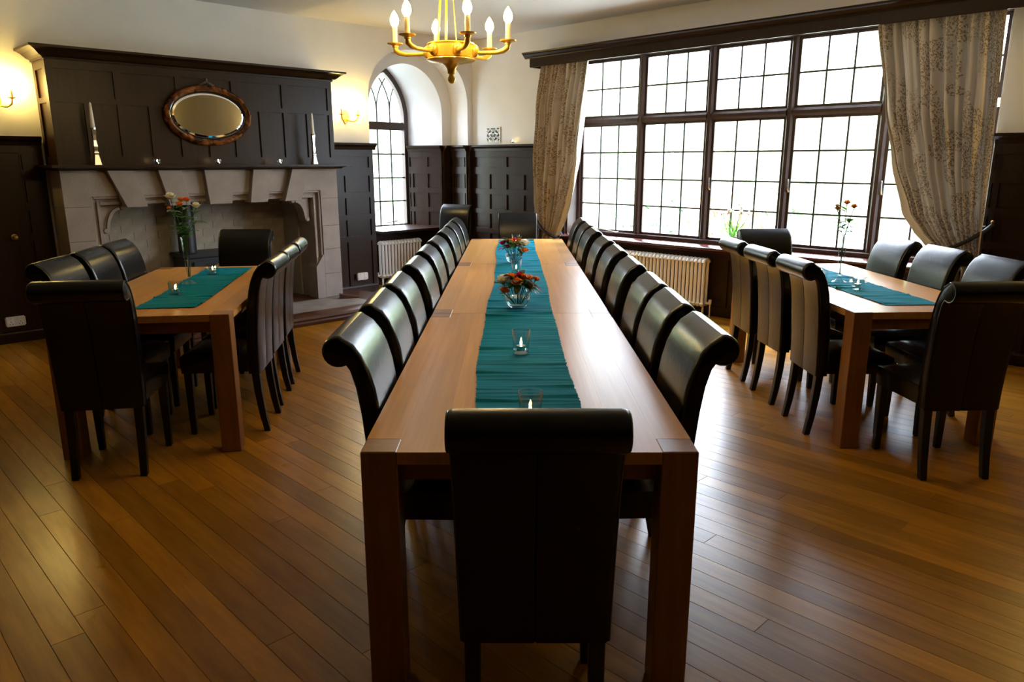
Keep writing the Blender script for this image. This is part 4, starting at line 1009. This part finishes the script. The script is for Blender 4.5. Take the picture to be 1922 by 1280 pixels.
# ------------------------------------------------------------------ chairs
def chair_proto():
    t = thing('dining_chair', 'black leather chair', 'chair')
    W = 0.402
    front = [(-0.132, 0.45), (-0.139, 0.55), (-0.147, 0.64), (-0.158, 0.74), (-0.173, 0.83), (-0.190, 0.89), (-0.211, 0.937), (-0.237, 0.972), (-0.268, 0.992)]
    roll_c = (-0.284, 0.949); rr = 0.051
    roll = [(roll_c[0] + rr * math.cos(R(a)), roll_c[1] + rr * math.sin(R(a))) for a in range(82, 300, 18)]
    rear = [(-0.250, 0.888), (-0.234, 0.83), (-0.221, 0.74), (-0.212, 0.64), (-0.205, 0.54), (-0.200, 0.44), (-0.198, 0.352)]
    prof = front + roll + rear + [(-0.135, 0.352)]
    n = len(prof); cyp = sum(p[0] for p in prof) / n
    def inset(d):
        out = []
        for i in range(n):
            a, b, c = Vector(prof[i - 1]), Vector(prof[i]), Vector(prof[(i + 1) % n])
            e = ((b - a).normalized() + (c - b).normalized()); e = e.normalized() if e.length > 1e-6 else Vector((1, 0)); nn = Vector((-e.y, e.x))
            out.append(b + nn * d)
        return out
    sgn = 1
    area = sum(prof[i - 1][0] * prof[i][1] - prof[i][0] * prof[i - 1][1] for i in range(n))
    sgn = 1 if area > 0 else -1
    def wz(z): return 0.93 + 0.07 * min(1, max(0, (z - 0.36) / 0.55))
    hs = [(W / 2, 0.010), (W / 2 - 0.003, 0.003), (W / 2 - 0.009, 0.0), (W / 2 - 0.016, -0.0006), (0.10, -0.0012), (0.006, -0.0013), (0.003, -0.0010)]
    sect = [(-a_, b_) for a_, b_ in hs] + [(0.0, 0.0022)] + hs[::-1]
    vs_ = []; fs = []
    for x, d in sect:
        q = inset(sgn * d)
        for i, p in enumerate(q):
            px, py = (p.x, p.y)
            if abs(x) < 0.02 and (i < len(front) + len(roll) - 1 or i == n - 1): px, py = inset(sgn * -0.0013)[i]    # centre seam only on the outer back
            vs_.append((x * wz(py), px, py))
    m_ = len(sect)
    for j in range(m_ - 1):
        for i in range(n):
            q_ = (j * n + i, j * n + (i + 1) % n, (j + 1) * n + (i + 1) % n, (j + 1) * n + i); fs.append(q_ if sgn < 0 else q_[::-1])
    c0 = tuple(range(n)); c1 = tuple((m_ - 1) * n + i for i in range(n))
    fs.append(c0 if sgn > 0 else c0[::-1]); fs.append(c1[::-1] if sgn > 0 else c1)
    br = MB().add(vs_, fs).build('backrest', 'leather', t, sm=32)
    for s_ in (-1, 1):
        q = inset(sgn * 0.006)
        MB().tube([(s_ * (W / 2 - 0.0005) * wz(p.y), p.x, p.y) for p in q], 0.0032, 5, closed=True).build('piping', 'leather_piping', br, sm=60)
    # seat: upholstered box, slightly domed and wider at the front
    mb_ = MB(); nx, ny = 8, 8; y0, y1 = -0.150, 0.225
    top = []; 
    for j in range(ny + 1):
        for i in range(nx + 1):
            a = i / nx * 2 - 1; b = j / ny * 2 - 1; wd = 0.186 + 0.014 * (j / ny)
            edge = max(abs(a), abs(b)); z = 0.488 - 0.022 * edge ** 6 + 0.006 * (1 - a * a) * (1 - b * b)
            top.append((a * wd, y0 + (y1 - y0) * j / ny, z))
    k0 = len(top); fs = []
    for j in range(ny):
        for i in range(nx): fs.append((j * (nx + 1) + i, j * (nx + 1) + i + 1, (j + 1) * (nx + 1) + i + 1, (j + 1) * (nx + 1) + i))
    ring = [i for i in range(nx + 1)] + [j * (nx + 1) + nx for j in range(1, ny + 1)] + [ny * (nx + 1) + i for i in range(nx - 1, -1, -1)] + [j * (nx + 1) for j in range(ny - 1, 0, -1)]
    low = [(top[r_][0] * 1.012, top[r_][1] + (0.004 if top[r_][1] > 0 else 0), 0.455) for r_ in ring]; low2 = [(top[r_][0] * 0.985, top[r_][1], 0.368) for r_ in ring]
    vs_ = top + low + low2; m_ = len(ring)
    for i in range(m_):
        fs.append((ring[i], k0 + i, k0 + (i + 1) % m_, ring[(i + 1) % m_]) ); fs.append((k0 + i, k0 + m_ + i, k0 + m_ + (i + 1) % m_, k0 + (i + 1) % m_))
    fs.append(tuple(k0 + m_ + i for i in range(m_))[::-1])
    MB().add(vs_, fs).build('seat', 'leather', t, sm=50)
    def legm(pts, name='leg'):
        vs_ = []; fs = []
        for (x, y, z, h) in pts: vs_ += [(x - h, y - h, z), (x + h, y - h, z), (x + h, y + h, z), (x - h, y + h, z)]
        for j in range(len(pts) - 1):
            for k in range(4): fs.append((j * 4 + k, j * 4 + (k + 1) % 4, (j + 1) * 4 + (k + 1) % 4, (j + 1) * 4 + k)[::-1])
        fs += [(0, 1, 2, 3), tuple((len(pts) - 1) * 4 + k for k in range(4))[::-1]]
        return MB().add(vs_, fs).build(name, 'black_leg', t, bevel=0.003, seg=1)
    for s_ in (-1, 1):
        legm([(s_ * 0.172, 0.195, 0.369, 0.022), (s_ * 0.172, 0.195, 0.0008, 0.0155)])
        legm([(s_ * 0.158, -0.170, 0.366, 0.021), (s_ * 0.158, -0.178, 0.24, 0.020), (s_ * 0.158, -0.194, 0.10, 0.018), (s_ * 0.158, -0.212, 0.0008, 0.0165)])
    return t
CH0 = chair_proto(); used = [False]
def chair(X, Y, face, label, group=None):
    """face: direction the sitter looks, degrees in table frame, 0 = along +Y (towards the corner), 90 = towards -X"""
    if not used[0]: o = CH0; used[0] = True
    else: o = copy_tree(CH0)
    o.location = C2R(X, Y); o.rotation_euler = (0, 0, ROT0 + R(face)); o['label'] = label
    if group: o['group'] = group
    return o
ORD = ['nearest', 'second from', 'third from', 'fourth from', 'fifth from', 'sixth from', 'seventh from', 'eighth from', 'ninth from']
rj = random.Random(5)
CYS = (2.44, 2.98, 3.47, 4.10, 4.71, 5.30, 5.99, 6.55, 7.12)
for k in range(9):
    q = ORD[8 - k]
    chair(TX - 0.4625 - 0.012 + 0.165 - 0.006 * rj.random(), CYS[k], -90 + rj.uniform(-1.5, 1.5), 'black leather chair, fireplace side of long table, %s the corner end' % q, 'chairs on the fireplace side of the long table')
for k in range(9):
    q = ORD[8 - k]
    chair(TX + 0.4625 + 0.025 - 0.155 + 0.01 * rj.random(), CYS[k] + 0.02 * (rj.random() - 0.5), 90 + rj.uniform(-1.5, 1.5), 'black leather chair, window side of long table, %s the corner end' % q, 'chairs on the window side of the long table')
chair(0.058, 1.825, 0, 'black leather chair alone at the free end of the long table', None)
chair(0.058, 7.62, 180, 'black leather chair at the corner end of the long table', None)
pcx = Vector((5.93, 7.18, 0)); X_, Y_ = pcx.dot(RI), pcx.dot(FU)
chair(X_, Y_, 180 - 22, 'spare black leather chair parked by the panelled room corner', None)
def around(TXc, TYc, ang, W, rows, near, far, who, g):
    c, s_ = math.cos(ang), math.sin(ang)
    def P(lx, ly): return TXc + lx * c - ly * s_, TYc + lx * s_ + ly * c
    for side, ys, off, lbs in rows:
        for y, lb in zip(ys, lbs):
            X, Y = P(side * (W / 2 - 0.152 + off), y)
            chair(X, Y, math.degrees(ang) + (90 if side > 0 else -90) + rj.uniform(-2, 2), lb, g)
    for (X, Y, f, lb) in (near, far): chair(X, Y, f, lb, g)
around(LTX, LTY, LTA, LTW,
       [(1, (-0.46, 0.0, 0.47), 0.03, ['black leather chair on the long-table side of fireplace table, %s the hearth' % q for q in ('third from', 'second from', 'nearest')]),
        (-1, (-0.42, 0.08, 0.52), 0.02, ['black leather chair on the jib-door side of fireplace table, %s the hearth' % q for q in ('third from', 'second from', 'nearest')])],
       (-2.035, 3.62, 10, 'black leather chair at the free end of the fireplace table, back to the hall'), (-2.13, 5.70, 182, 'black leather chair at the hearth end of the fireplace table'), 'L', 'chairs round the fireplace table')
around(RTX, RTY, RTA, RTW,
       [(-1, (-0.56, -0.02, 0.50), 0.03, ['black leather chair on the long-table side of curtain table, %s the sill' % q for q in ('third from', 'second from', 'nearest')]),
        (1, (-0.60, -0.07, 0.46), 0.02, ['black leather chair on the curtain side of window table, %s the sill' % q for q in ('third from', 'second from', 'nearest')])],
       (2.175, 3.605, 3, 'black leather chair at the free end of the table by the wide curtain'), (2.05, 5.745, 181, 'black leather chair at the sill end of the table by the wide curtain'), 'R', 'chairs round the table by the wide curtain')

# ------------------------------------------------------------------ things on the tables
def R2(X, Y, z=ZR): return C2R(X, Y, z)
for X, Y, lb in ((0.037, 2.93, 'midway between the lone chair and its nearest flower bowl'), (0.055, 2.10, 'on the long runner beside the lone chair'), (0.03, 5.16, 'on the long runner between the two flower bowls'), (0.036, 7.0, 'on the long runner at the corner end')):
    glass_round(R2(X, Y), 'round clear candle glass ' + lb); tealight(R2(X, Y, ZR + 0.0165), 'lit tealight in the glass ' + lb)
for X, Y, a, lb in ((-1.99, 4.31, 20, 'on the fireplace table, away from the hearth'), (-2.08, 5.10, 5, 'on the fireplace table, at the hearth end'), (2.131, 4.50, 15, 'on the curtain table, away from the sill'), (2.10, 4.98, 10, 'on the curtain table, at the sill end')):
    glass_square(R2(X, Y), 'square clear candle glass ' + lb, ROT0 + R(a)); tealight(R2(X, Y, ZR + 0.0165), 'lit tealight in the square glass ' + lb)

# flowers
def petal_mesh():
    pass
def bloom_into(mb_, c, r, rnd, openness=0.7, tilt=(0, 0)):
    c = Vector(c); rot = Matrix.Rotation(tilt[0], 3, 'X') @ Matrix.Rotation(tilt[1], 3, 'Y')
    for ring, (n, rad, hgt, lean) in enumerate(((3, 0.30, 1.0, 0.1), (5, 0.58, 0.92, 0.35), (6, 0.9, 0.72, 0.75))):
        for k in range(n):
            a = 2 * math.pi * (k + 0.5 * ring) / n + rnd.uniform(-0.2, 0.2); d = Vector((math.cos(a), math.sin(a), 0)); s_ = Vector((-d.y, d.x, 0))
            w_ = r * (0.45 + 0.25 * ring); vs_ = []
            for (t, wf) in ((0.0, 0.35), (0.4, 0.95), (0.8, 0.95), (1.0, 0.45)):
                out = rad * r * (t ** 0.7) * (0.55 + openness * 0.5) + lean * r * 0.28 * t * t; z = hgt * r * t - (0.20 * r * lean if t == 1 else 0)
                for q in (-1, 0, 1):
                    p = d * (out - 0.16 * w_ * abs(q)) + s_ * (q * w_ * wf * 0.62) + Vector((0, 0, z)); vs_.append(c + rot @ p)
            fs = []
            for j in range(3):
                for i in range(2): fs.append((j * 3 + i, j * 3 + i + 1, (j + 1) * 3 + i + 1, (j + 1) * 3 + i))
            mb_.add(vs_, fs)
def leaf_into(mb_, base, d, L, W_, droop=0.25, up=Vector((0, 0, 1))):
    base = Vector(base); d = Vector(d).normalized(); s_ = d.cross(up)
    s_ = s_.normalized() if s_.length > 1e-4 else Vector((1, 0, 0)); n_ = s_.cross(d)
    vs_ = []; fs = []; m_ = 5
    for j in range(m_ + 1):
        t = j / m_; wd = W_ * math.sin(math.pi * min(1, 0.06 + t * 0.94)) ** 0.8 * 0.5
        c = base + d * (L * t) - up * (droop * L * t * t)
        vs_ += [c - s_ * wd + n_ * wd * 0.25, c, c + s_ * wd + n_ * wd * 0.25]
    for j in range(m_):
        for i in range(2): fs.append((j * 3 + i, j * 3 + i + 1, (j + 1) * 3 + i + 1, (j + 1) * 3 + i))
    mb_.add(vs_, fs)
def flower(name, label, foot, head, r, mat, rnd, group, leaves=3, leaf_mat='leaf_green', tilt=(0, 0), leaf_len=0.04, leaf_from=0.5, cat='flower', via=None):
    r *= 1.4; leaf_len *= 1.35
    foot, head = Vector(foot), Vector(head); t = thing(name, label, cat, foot, 0, group); h = head - foot
    mid = h * 0.55 + Vector((rnd.uniform(-.008, .008), rnd.uniform(-.008, .008), 0))
    if via is not None: mid = Vector(via) - foot
    MB().tube([(0, 0, 0), mid, mid * 0.5 + h * 0.5 + Vector((0, 0, 0.012)), h] if via is not None else [(0, 0, 0), mid, h], 0.0022, 5).build('stem', 'stem_green', t, sm=60)
    if r > 0:
        mb_ = MB(); bloom_into(mb_, h, r, rnd, rnd.uniform(0.5, 0.9), tilt); mb_.build('bloom', mat, t, sm=60)
        mb_ = MB()
        for k in range(4):
            a = k * math.pi / 2 + rnd.random(); leaf_into(mb_, h - Vector((0, 0, 0.002)), (math.cos(a), math.sin(a), 0.2), r * 1.0, r * 0.35, 0.2)
        mb_.build('sepals', 'leaf_green', t)
    for k in range(leaves):
        f_ = rnd.uniform(leaf_from, 0.95); a = rnd.uniform(0, 2 * math.pi); p = h * f_
        if via is not None: q_ = rnd.uniform(0.05, 0.95); p = (mid * (1 - q_) + h * q_)
        mb_ = MB(); leaf_into(mb_, p, (math.cos(a), math.sin(a), rnd.uniform(0.0, 0.7)), leaf_len * rnd.uniform(0.7, 1.3), leaf_len * rnd.uniform(0.42, 0.6), rnd.uniform(0.1, 0.5)); mb_.build('leaf', leaf_mat if rnd.random() < 0.8 else 'leaf_pale', t)
    return t
def trumpet_vase(X, Y, label):
    p = R2(X, Y); t = thing('trumpet_vase', label, 'vase', p)
    prof = [(0.044, 0.0), (0.046, 0.003), (0.030, 0.010), (0.014, 0.022), (0.0125, 0.035), (0.0145, 0.08), (0.020, 0.18), (0.027, 0.27), (0.032, 0.296), (0.030, 0.296), (0.025, 0.27), (0.018, 0.18), (0.0125, 0.08), (0.010, 0.045), (0.001, 0.044)]
    MB().lathe(prof, 20, cap=False).build('body', 'clear_glass', t, sm=50)
    MB().lathe([(0.001, 0.046), (0.0095, 0.047), (0.012, 0.08), (0.0152, 0.15)], 16, cap=True).build('water', 'water', t, sm=40)
    return p
def spray(X, Y, where, specs, seed, zfoot=0.05, zneck=0.29, grp=None):
    rnd = random.Random(seed); p = R2(X, Y)
    for i, (dx, dy, z, r, mat, colname, nl) in enumerate(specs):
        dx *= 1.5; dy *= 1.5; off = RI * dx + FU * dy
        foot = p + Vector((0, 0, zfoot)) + off * -0.04
        head = p + off + Vector((0, 0, z))
        # stem passes through the neck
        t = flower('rose_stem' if r else 'leaf_stem', '%s %s' % (colname, where), foot, head, r, mat, rnd, grp, nl, leaf_len=0.050, leaf_from=0.62, via=p + off * 0.14 + Vector((0, 0, 0.295)))
    return
trumpet_vase(-2.072, 4.70, 'tall clear trumpet vase on the fireplace table')
spray(-2.072, 4.70, 'in the tall vase on the fireplace table',
      [(-0.045, 0.0, 0.535, 0.030, 'petal_white', 'tallest white rose', 4), (-0.010, 0.02, 0.520, 0.021, 'petal_coral', 'higher coral rose', 5), (0.022, 0.0, 0.520, 0.021, 'petal_orange', 'deep orange rose', 5), (0.004, -0.03, 0.495, 0.020, 'petal_orange', 'lower orange rosebud', 5),
       (0.055, 0.01, 0.480, 0.026, 'petal_white', 'lower white rose', 4), (-0.06, 0.01, 0.470, 0.014, 'petal_coral', 'small coral rosebud leaning out', 5), (0.06, -0.02, 0.40, 0.0, None, 'flowerless leafy rose stem', 7), (-0.03, -0.02, 0.37, 0.0, None, 'short leafy sprig', 6)], 21, grp='roses in the fireplace table vase')
trumpet_vase(2.128, 4.76, 'tall clear trumpet vase on the table by the wide curtain')
spray(2.128, 4.76, 'in the tall vase by the wide curtain',
      [(0.0, 0.0, 0.50, 0.020, 'petal_coral', 'topmost coral rose', 5), (0.036, 0.01, 0.475, 0.020, 'petal_orange', 'orange rose', 5), (-0.038, 0.0, 0.465, 0.018, 'petal_coral', 'outward leaning coral rosebud', 4), (-0.045, -0.01, 0.485, 0.014, 'petal_white', 'small white bud', 3), (0.02, 0.0, 0.40, 0.0, None, 'flowerless leafy stem', 6)], 33, grp='roses in the vase by the wide curtain')
def bowl_flowers(X, Y, which, seed, flip=1):
    rnd = random.Random(seed); p = R2(X, Y)
    t = thing('glass_bowl_vase', 'round clear glass bowl vase on the long runner, %s' % which, 'vase', p)
    prof = [(0.030, 0.0), (0.045, 0.006), (0.062, 0.030), (0.067, 0.052), (0.063, 0.076), (0.050, 0.098), (0.046, 0.104), (0.044, 0.104), (0.048, 0.097), (0.060, 0.075), (0.064, 0.052), (0.058, 0.030), (0.042, 0.010), (0.001, 0.008)]
    MB().lathe(prof, 26, cap=False).build('bowl', 'clear_glass', t, sm=50)
    MB().lathe([(0.001, 0.010), (0.041, 0.011), (0.057, 0.030), (0.062, 0.052), (0.0615, 0.060), (0.001, 0.0602)], 24, cap=False).build('water', 'water', t, sm=40)
    specs = [(-0.075, -0.02, 0.135, 0.036, 'petal_white', 'cream chrysanthemum'), (-0.035, 0.03, 0.150, 0.025, 'petal_orange', 'orange rose leaning to the corner'), (-0.004, -0.045, 0.132, 0.026, 'petal_orange', 'orange rose leaning to the lone chair'),
             (0.032, 0.02, 0.150, 0.023, 'petal_orange', 'tall orange rose'), (0.062, 0.0, 0.152, 0.020, 'petal_coral', 'coral rose'), (0.095, 0.01, 0.145, 0.019, 'petal_coral', 'outermost coral rose'), (0.075, -0.035, 0.118, 0.018, 'petal_coral', 'low coral rosebud'),
             (-0.074, -0.045, 0.088, 0.025, 'petal_orange', 'low orange rose'), (0.012, 0.05, 0.158, 0.021, 'petal_red', 'dark red bloom on the corner side')]
    if flip < 0:
        specs = [(dx * -0.9 + 0.01, dy, z, r, m_ if m_ != 'petal_coral' else 'petal_red', c_.replace('coral rose', 'crimson rose')) for dx, dy, z, r, m_, c_ in specs]
        specs.append((-0.09, 0.0, 0.14, 0.022, 'petal_red', 'crimson flower leaning over the rim'))
    for dx, dy, z, r, m_, c_ in specs:
        h = p + RI * dx + FU * dy + Vector((0, 0, z)); f_ = p + RI * (dx * 0.2) + FU * (dy * 0.2) + Vector((0, 0, 0.02))
        flower('chrysanthemum' if 'chrys' in c_ else 'rose_stem', '%s in the %s' % (c_, which), f_, h, r, m_, rnd, None, 2, 'leaf_green', (rnd.uniform(-.4, .4), rnd.uniform(-.5, .5)), 0.04, 0.75)
    sp = thing('foliage_sprig', 'bronze green leaf sprig round the rim of the %s' % which, 'foliage', p + Vector((0, 0, 0.03)))
    MB().tube([(0, 0, 0), (0.004, 0.004, 0.06), (0.0, 0.0, 0.10)], 0.003, 5).build('stem', 'stem_green', sp, sm=60)
    for k in range(44):
        a = 2 * math.pi * k / 44 * 3.3 + rnd.uniform(-.3, .3); mb_ = MB(); d_ = RI * math.cos(a) + FU * math.sin(a) + Vector((0, 0, rnd.uniform(0.1, 1.1)))
        leaf_into(mb_, Vector((0, 0, 0.075 + 0.03 * rnd.random())) + d_ * 0.03, d_, rnd.uniform(0.05, 0.11), rnd.uniform(0.026, 0.046), rnd.uniform(0.2, 0.8)); mb_.build('leaf', 'leaf_bronze' if k % 3 else 'leaf_green', sp)
    rl = thing('foliage_sprig', 'red leaf sprig reaching out of the %s' % which, 'foliage', p + Vector((0, 0, 0.035)))
    MB().tube([(0, 0, 0), RI * 0.03 * flip + Vector((0, 0, 0.07)), RI * 0.075 * flip + Vector((0, 0, 0.078))], 0.002, 5).build('stem', 'stem_green', rl, sm=60)
    for q, (dx, dz, l_) in enumerate(((0.07, 0.078, 0.07), (0.075, 0.082, 0.055), (0.05, 0.085, 0.05))):
        mb_ = MB(); leaf_into(mb_, RI * dx * flip + Vector((0, 0, dz)), RI * flip + FU * (-0.5 + 0.6 * q) + Vector((0, 0, 0.15 + 0.35 * q)), l_, 0.026, 0.5); mb_.build('leaf', 'petal_red', rl)
bowl_flowers(0.030, 3.90, 'flower bowl nearer the lone end chair', 51, 1)
bowl_flowers(0.016, 5.72, 'flower bowl nearer the corner', 77, -1)
# clear tumbler past the second bowl
# plant on the window sill
pt = thing('potted_paperwhites', 'white paperwhites with green leaves in a pale pot on the window sill', 'plant', (6.70, 3.70, 0.7005))
MB().lathe([(0.055, 0.0), (0.075, 0.10), (0.085, 0.115), (0.080, 0.115), (0.070, 0.10), (0.001, 0.095)], 20, cap=False).build('pot', 'pot_white', pt, sm=40)
MB().lathe([(0.001, 0.094), (0.068, 0.0945), (0.001, 0.0955)], 16, cap=False).build('soil', 'soil', pt)
rp = random.Random(9)
for k in range(26):
    a = rp.uniform(0, 6.28); r0 = 0.05 * rp.random(); b = Vector((r0 * math.cos(a), r0 * math.sin(a), 0.094)); mb_ = MB(); d_ = Vector((0.25 * math.cos(a), 0.75 * math.sin(a) * (0.4 + rp.random()), 1.0)).normalized()
    L = rp.uniform(0.16, 0.27); sd_ = Vector((0.3, 1, 0)).normalized() * 0.006; vs_ = []
    for j in range(5):
        t_ = j / 4; c = b + d_ * L * t_ + Vector((0, 0.04 * (1 if math.sin(a) > 0 else -1), -0.02)) * t_ * t_; w_ = 1 - 0.85 * t_ ** 2; vs_ += [c - sd_ * w_, c + sd_ * w_]
    mb_.add(vs_, [(j * 2, j * 2 + 1, j * 2 + 3, j * 2 + 2) for j in range(4)]); mb_.build('leaf', 'leaf_green', pt)
for k in range(8):
    a = rp.uniform(0, 6.28); b = Vector((0.04 * math.cos(a), 0.05 * math.sin(a), 0.094)); h = b + Vector((0.04 * math.cos(a), 0.11 * math.sin(a), rp.uniform(0.22, 0.29)))
    stm = MB().tube([b, (b + h) / 2 + Vector((0, 0.01, 0)), h], 0.003, 5).build('stem', 'stem_green', pt, sm=60)
    mb_ = MB()
    for q in range(4): bloom_into(mb_, h + Vector((rp.uniform(-.015, .015), rp.uniform(-.015, .015), rp.uniform(-.01, .01))), 0.016, rp, 0.9, (rp.uniform(-1, 1), rp.uniform(-1, 1)))
    mb_.build('bloom', 'petal_white', stm)

# ------------------------------------------------------------------ chandelier
chp = C2R(-0.326, 4.2, 2.090)
chd = thing('chandelier', 'six arm gilt brass chandelier with lit candle bulbs hanging over the long table', 'chandelier', chp, ROT0)
MB().lathe([(0.115, -0.03), (0.125, -0.022), (0.125, 0.038), (0.13, 0.044), (0.125, 0.05), (0.10, 0.05)], 24).build('hub_ring', 'brass', chd, sm=30)
MB().lathe([(0.002, -0.152), (0.012, -0.148), (0.021, -0.134), (0.021, -0.124), (0.012, -0.110), (0.012, -0.106), (0.021, -0.101), (0.021, -0.093), (0.024, -0.076), (0.034, -0.060), (0.055, -0.051), (0.12, -0.040), (0.132, -0.033), (0.13, -0.028), (0.10, -0.028)], 24, cap=False).build('bottom_dish', 'brass', chd, sm=40)
for k in range(6):
    a = R(-10 - 60 * k); d_ = Vector((math.cos(a), math.sin(a), 0))
    pth = [d_ * 0.12 + Vector((0, 0, 0.005)), d_ * 0.17 + Vector((0, 0, 0.0)), d_ * 0.25 + Vector((0, 0, 0.0)), d_ * 0.285 + Vector((0, 0, 0.008)), d_ * 0.307 + Vector((0, 0, 0.022)), d_ * 0.31 + Vector((0, 0, 0.040))]
    arm = MB().tube(pth, [0.012, 0.010, 0.0105, 0.013, 0.015, 0.012], 10).build('arm', 'brass', chd, sm=60)
    c = d_ * 0.31
    MB().lathe([(0.012, 0.036), (0.017, 0.041), (0.016, 0.047), (0.041, 0.055), (0.043, 0.060), (0.014, 0.062)], 18, c).build('drip_pan', 'brass', arm, sm=40)
    MB().lathe([(0.0135, 0.061), (0.0135, 0.142)], 14, c).build('candle_tube', 'candle_tube', arm, sm=40)
    MB().lathe([(0.009, 0.142), (0.020, 0.158), (0.0235, 0.173), (0.020, 0.192), (0.010, 0.212), (0.001, 0.224)], 14, c).build('bulb', 'bulb_glow', arm, sm=60)
    MB().ball(d_ * 0.128 + Vector((0, 0, 0.01)), 0.026, 10, 7, 1.3).build('rosette', 'brass', chd, sm=60)
zt = ZC - 2.090
for k in range(3):
    a = R(20 + 120 * k); d_ = Vector((math.cos(a), math.sin(a), 0))
    MB().tube([d_ * 0.10 + Vector((0, 0, 0.045)), d_ * 0.012 + Vector((0, 0, zt - 0.05))], 0.0062, 8).build('suspension_rod', 'brass', chd, sm=60)
MB().tube([(0.03, 0.01, 0.045), (0.012, 0.03, 0.3), (0.02, 0.0, 0.6), (0, 0, zt - 0.05)], 0.003, 6).build('cable', 'brass', chd, sm=60)
MB().lathe([(0.015, zt - 0.07), (0.03, zt - 0.05), (0.055, zt - 0.02), (0.06, zt - 0.0006)], 18).build('ceiling_rose', 'brass', chd, sm=40)

# ------------------------------------------------------------------ garden outside
g = MB().box(UW + 0.5, 60, -40, 60, -0.62, -0.52).box(-40, UW + 0.5, VW + 0.3, 60, -0.62, -0.52).build('garden_lawn', 'lawn')
struct(g, 'pale green lawn outside the windows', 'lawn')
def shrub(name, label, loc, rx, rz, n, mat, seed, trunk=0.0, group=None):
    rnd = random.Random(seed); t = thing(name, label, 'tree' if trunk else 'shrub', loc, 0, group); mb_ = MB()
    for k in range(n):
        a, b = rnd.uniform(0, 6.28), math.acos(rnd.uniform(-0.7, 1)); rr_ = rnd.uniform(0.6, 1.0) ** 0.5 * (1 + 0.25 * math.sin(3 * a + seed) * math.sin(2 * b))
        c = Vector((rx * rr_ * math.sin(b) * math.cos(a), rx * rr_ * math.sin(b) * math.sin(a), trunk + rz * 0.75 + rz * rr_ * math.cos(b)))
        s_ = rnd.uniform(0.10, 0.2) * (0.5 + rx * 0.35); u_ = Vector((rnd.gauss(0, 1), rnd.gauss(0, 1), rnd.gauss(0, 1))).normalized(); v_ = u_.orthogonal().normalized()
        mb_.quad(c - u_ * s_, c + v_ * s_ * 0.6, c + u_ * s_, c - v_ * s_ * 0.6)
    mb_.build('foliage', mat, t)
    MB().tube([(0, 0, 0), (0.05, 0.02, trunk + rz * 0.5)], [0.06 + trunk * 0.03, 0.03], 7).build('stem', 'bark', t)
SH = [('garden_shrub', 'rounded green garden shrub seen through the wide window', (15.0, 10.3), 1.0, 0.8, 350, 'shrub_leaf', 0.0), ('garden_shrub', 'russet garden shrub seen through the wide window', (18.5, 10.6), 1.1, 0.7, 350, 'shrub_russet', 0.0),
      ('garden_shrub', 'low spreading green shrub beyond the russet one', (22.0, 11.0), 1.6, 1.0, 350, 'shrub_leaf', 0.0),
      ('garden_tree', 'small leafy tree beyond the lawn outside the wide window', (21.5, 16.0), 1.8, 1.6, 320, 'shrub_leaf', 1.5), ('garden_shrub', 'green shrub outside the arched window', (14.0, 19.5), 1.5, 1.4, 300, 'shrub_leaf', 0.0)]
for i, (nm, lb, (x, y), rx, rz, n, mt, tr) in enumerate(SH): shrub(nm, lb, (x, y, -0.52), rx, rz, n, mt, i + 1, tr)

plain('hedge_leaf', (0.27, 0.31, 0.17), 0.8, spec=0.1, noise=(0.5, 0.45), bmp=(3.0, 0.6))
def hedge(label, p0, p1, wd, ht, seed):
    rnd = random.Random(seed); p0, p1 = Vector((*p0, -0.53)), Vector((*p1, -0.53)); d_ = p1 - p0; L = d_.length; d_.normalize(); n_ = Vector((-d_.y, d_.x, 0))
    nl, ns = int(L / 0.45), 14; vs_ = []; fs = []
    ph = [rnd.uniform(0, 6.28) for _ in range(6)]
    for i in range(nl + 1):
        x = L * i / nl; hh = ht * (1 + 0.16 * math.sin(x * 0.55 + ph[0]) + 0.10 * math.sin(x * 1.4 + ph[1]) + 0.06 * math.sin(x * 3.3 + ph[2]))
        for j in range(ns + 1):
            a = math.pi * j / ns; r_ = 1 + 0.10 * rnd.uniform(-1, 1); q = p0 + d_ * x + n_ * (math.cos(a) * wd * 0.5 * r_) + Vector((0, 0, hh * math.sin(a) ** 0.55 * r_)); vs_.append(q)
    for i in range(nl):
        for j in range(ns): fs.append((i * (ns + 1) + j, i * (ns + 1) + j + 1, (i + 1) * (ns + 1) + j + 1, (i + 1) * (ns + 1) + j))
    o = MB().add(vs_, fs).build('garden_hedge', 'hedge_leaf'); tagp(o, label, 'hedge'); return o
hedge('tall hedge raised to hide bright sky beyond the wide window', (28, -14), (28, 34), 3.5, 5.6, 4)  # height set to cover bright sky behind the leaded panes
hedge('hedge raised to hide bright sky beyond the arched window', (-12, 30), (24, 30), 3.5, 5.8, 5)  # raised as well, to keep sky glare off the tracery
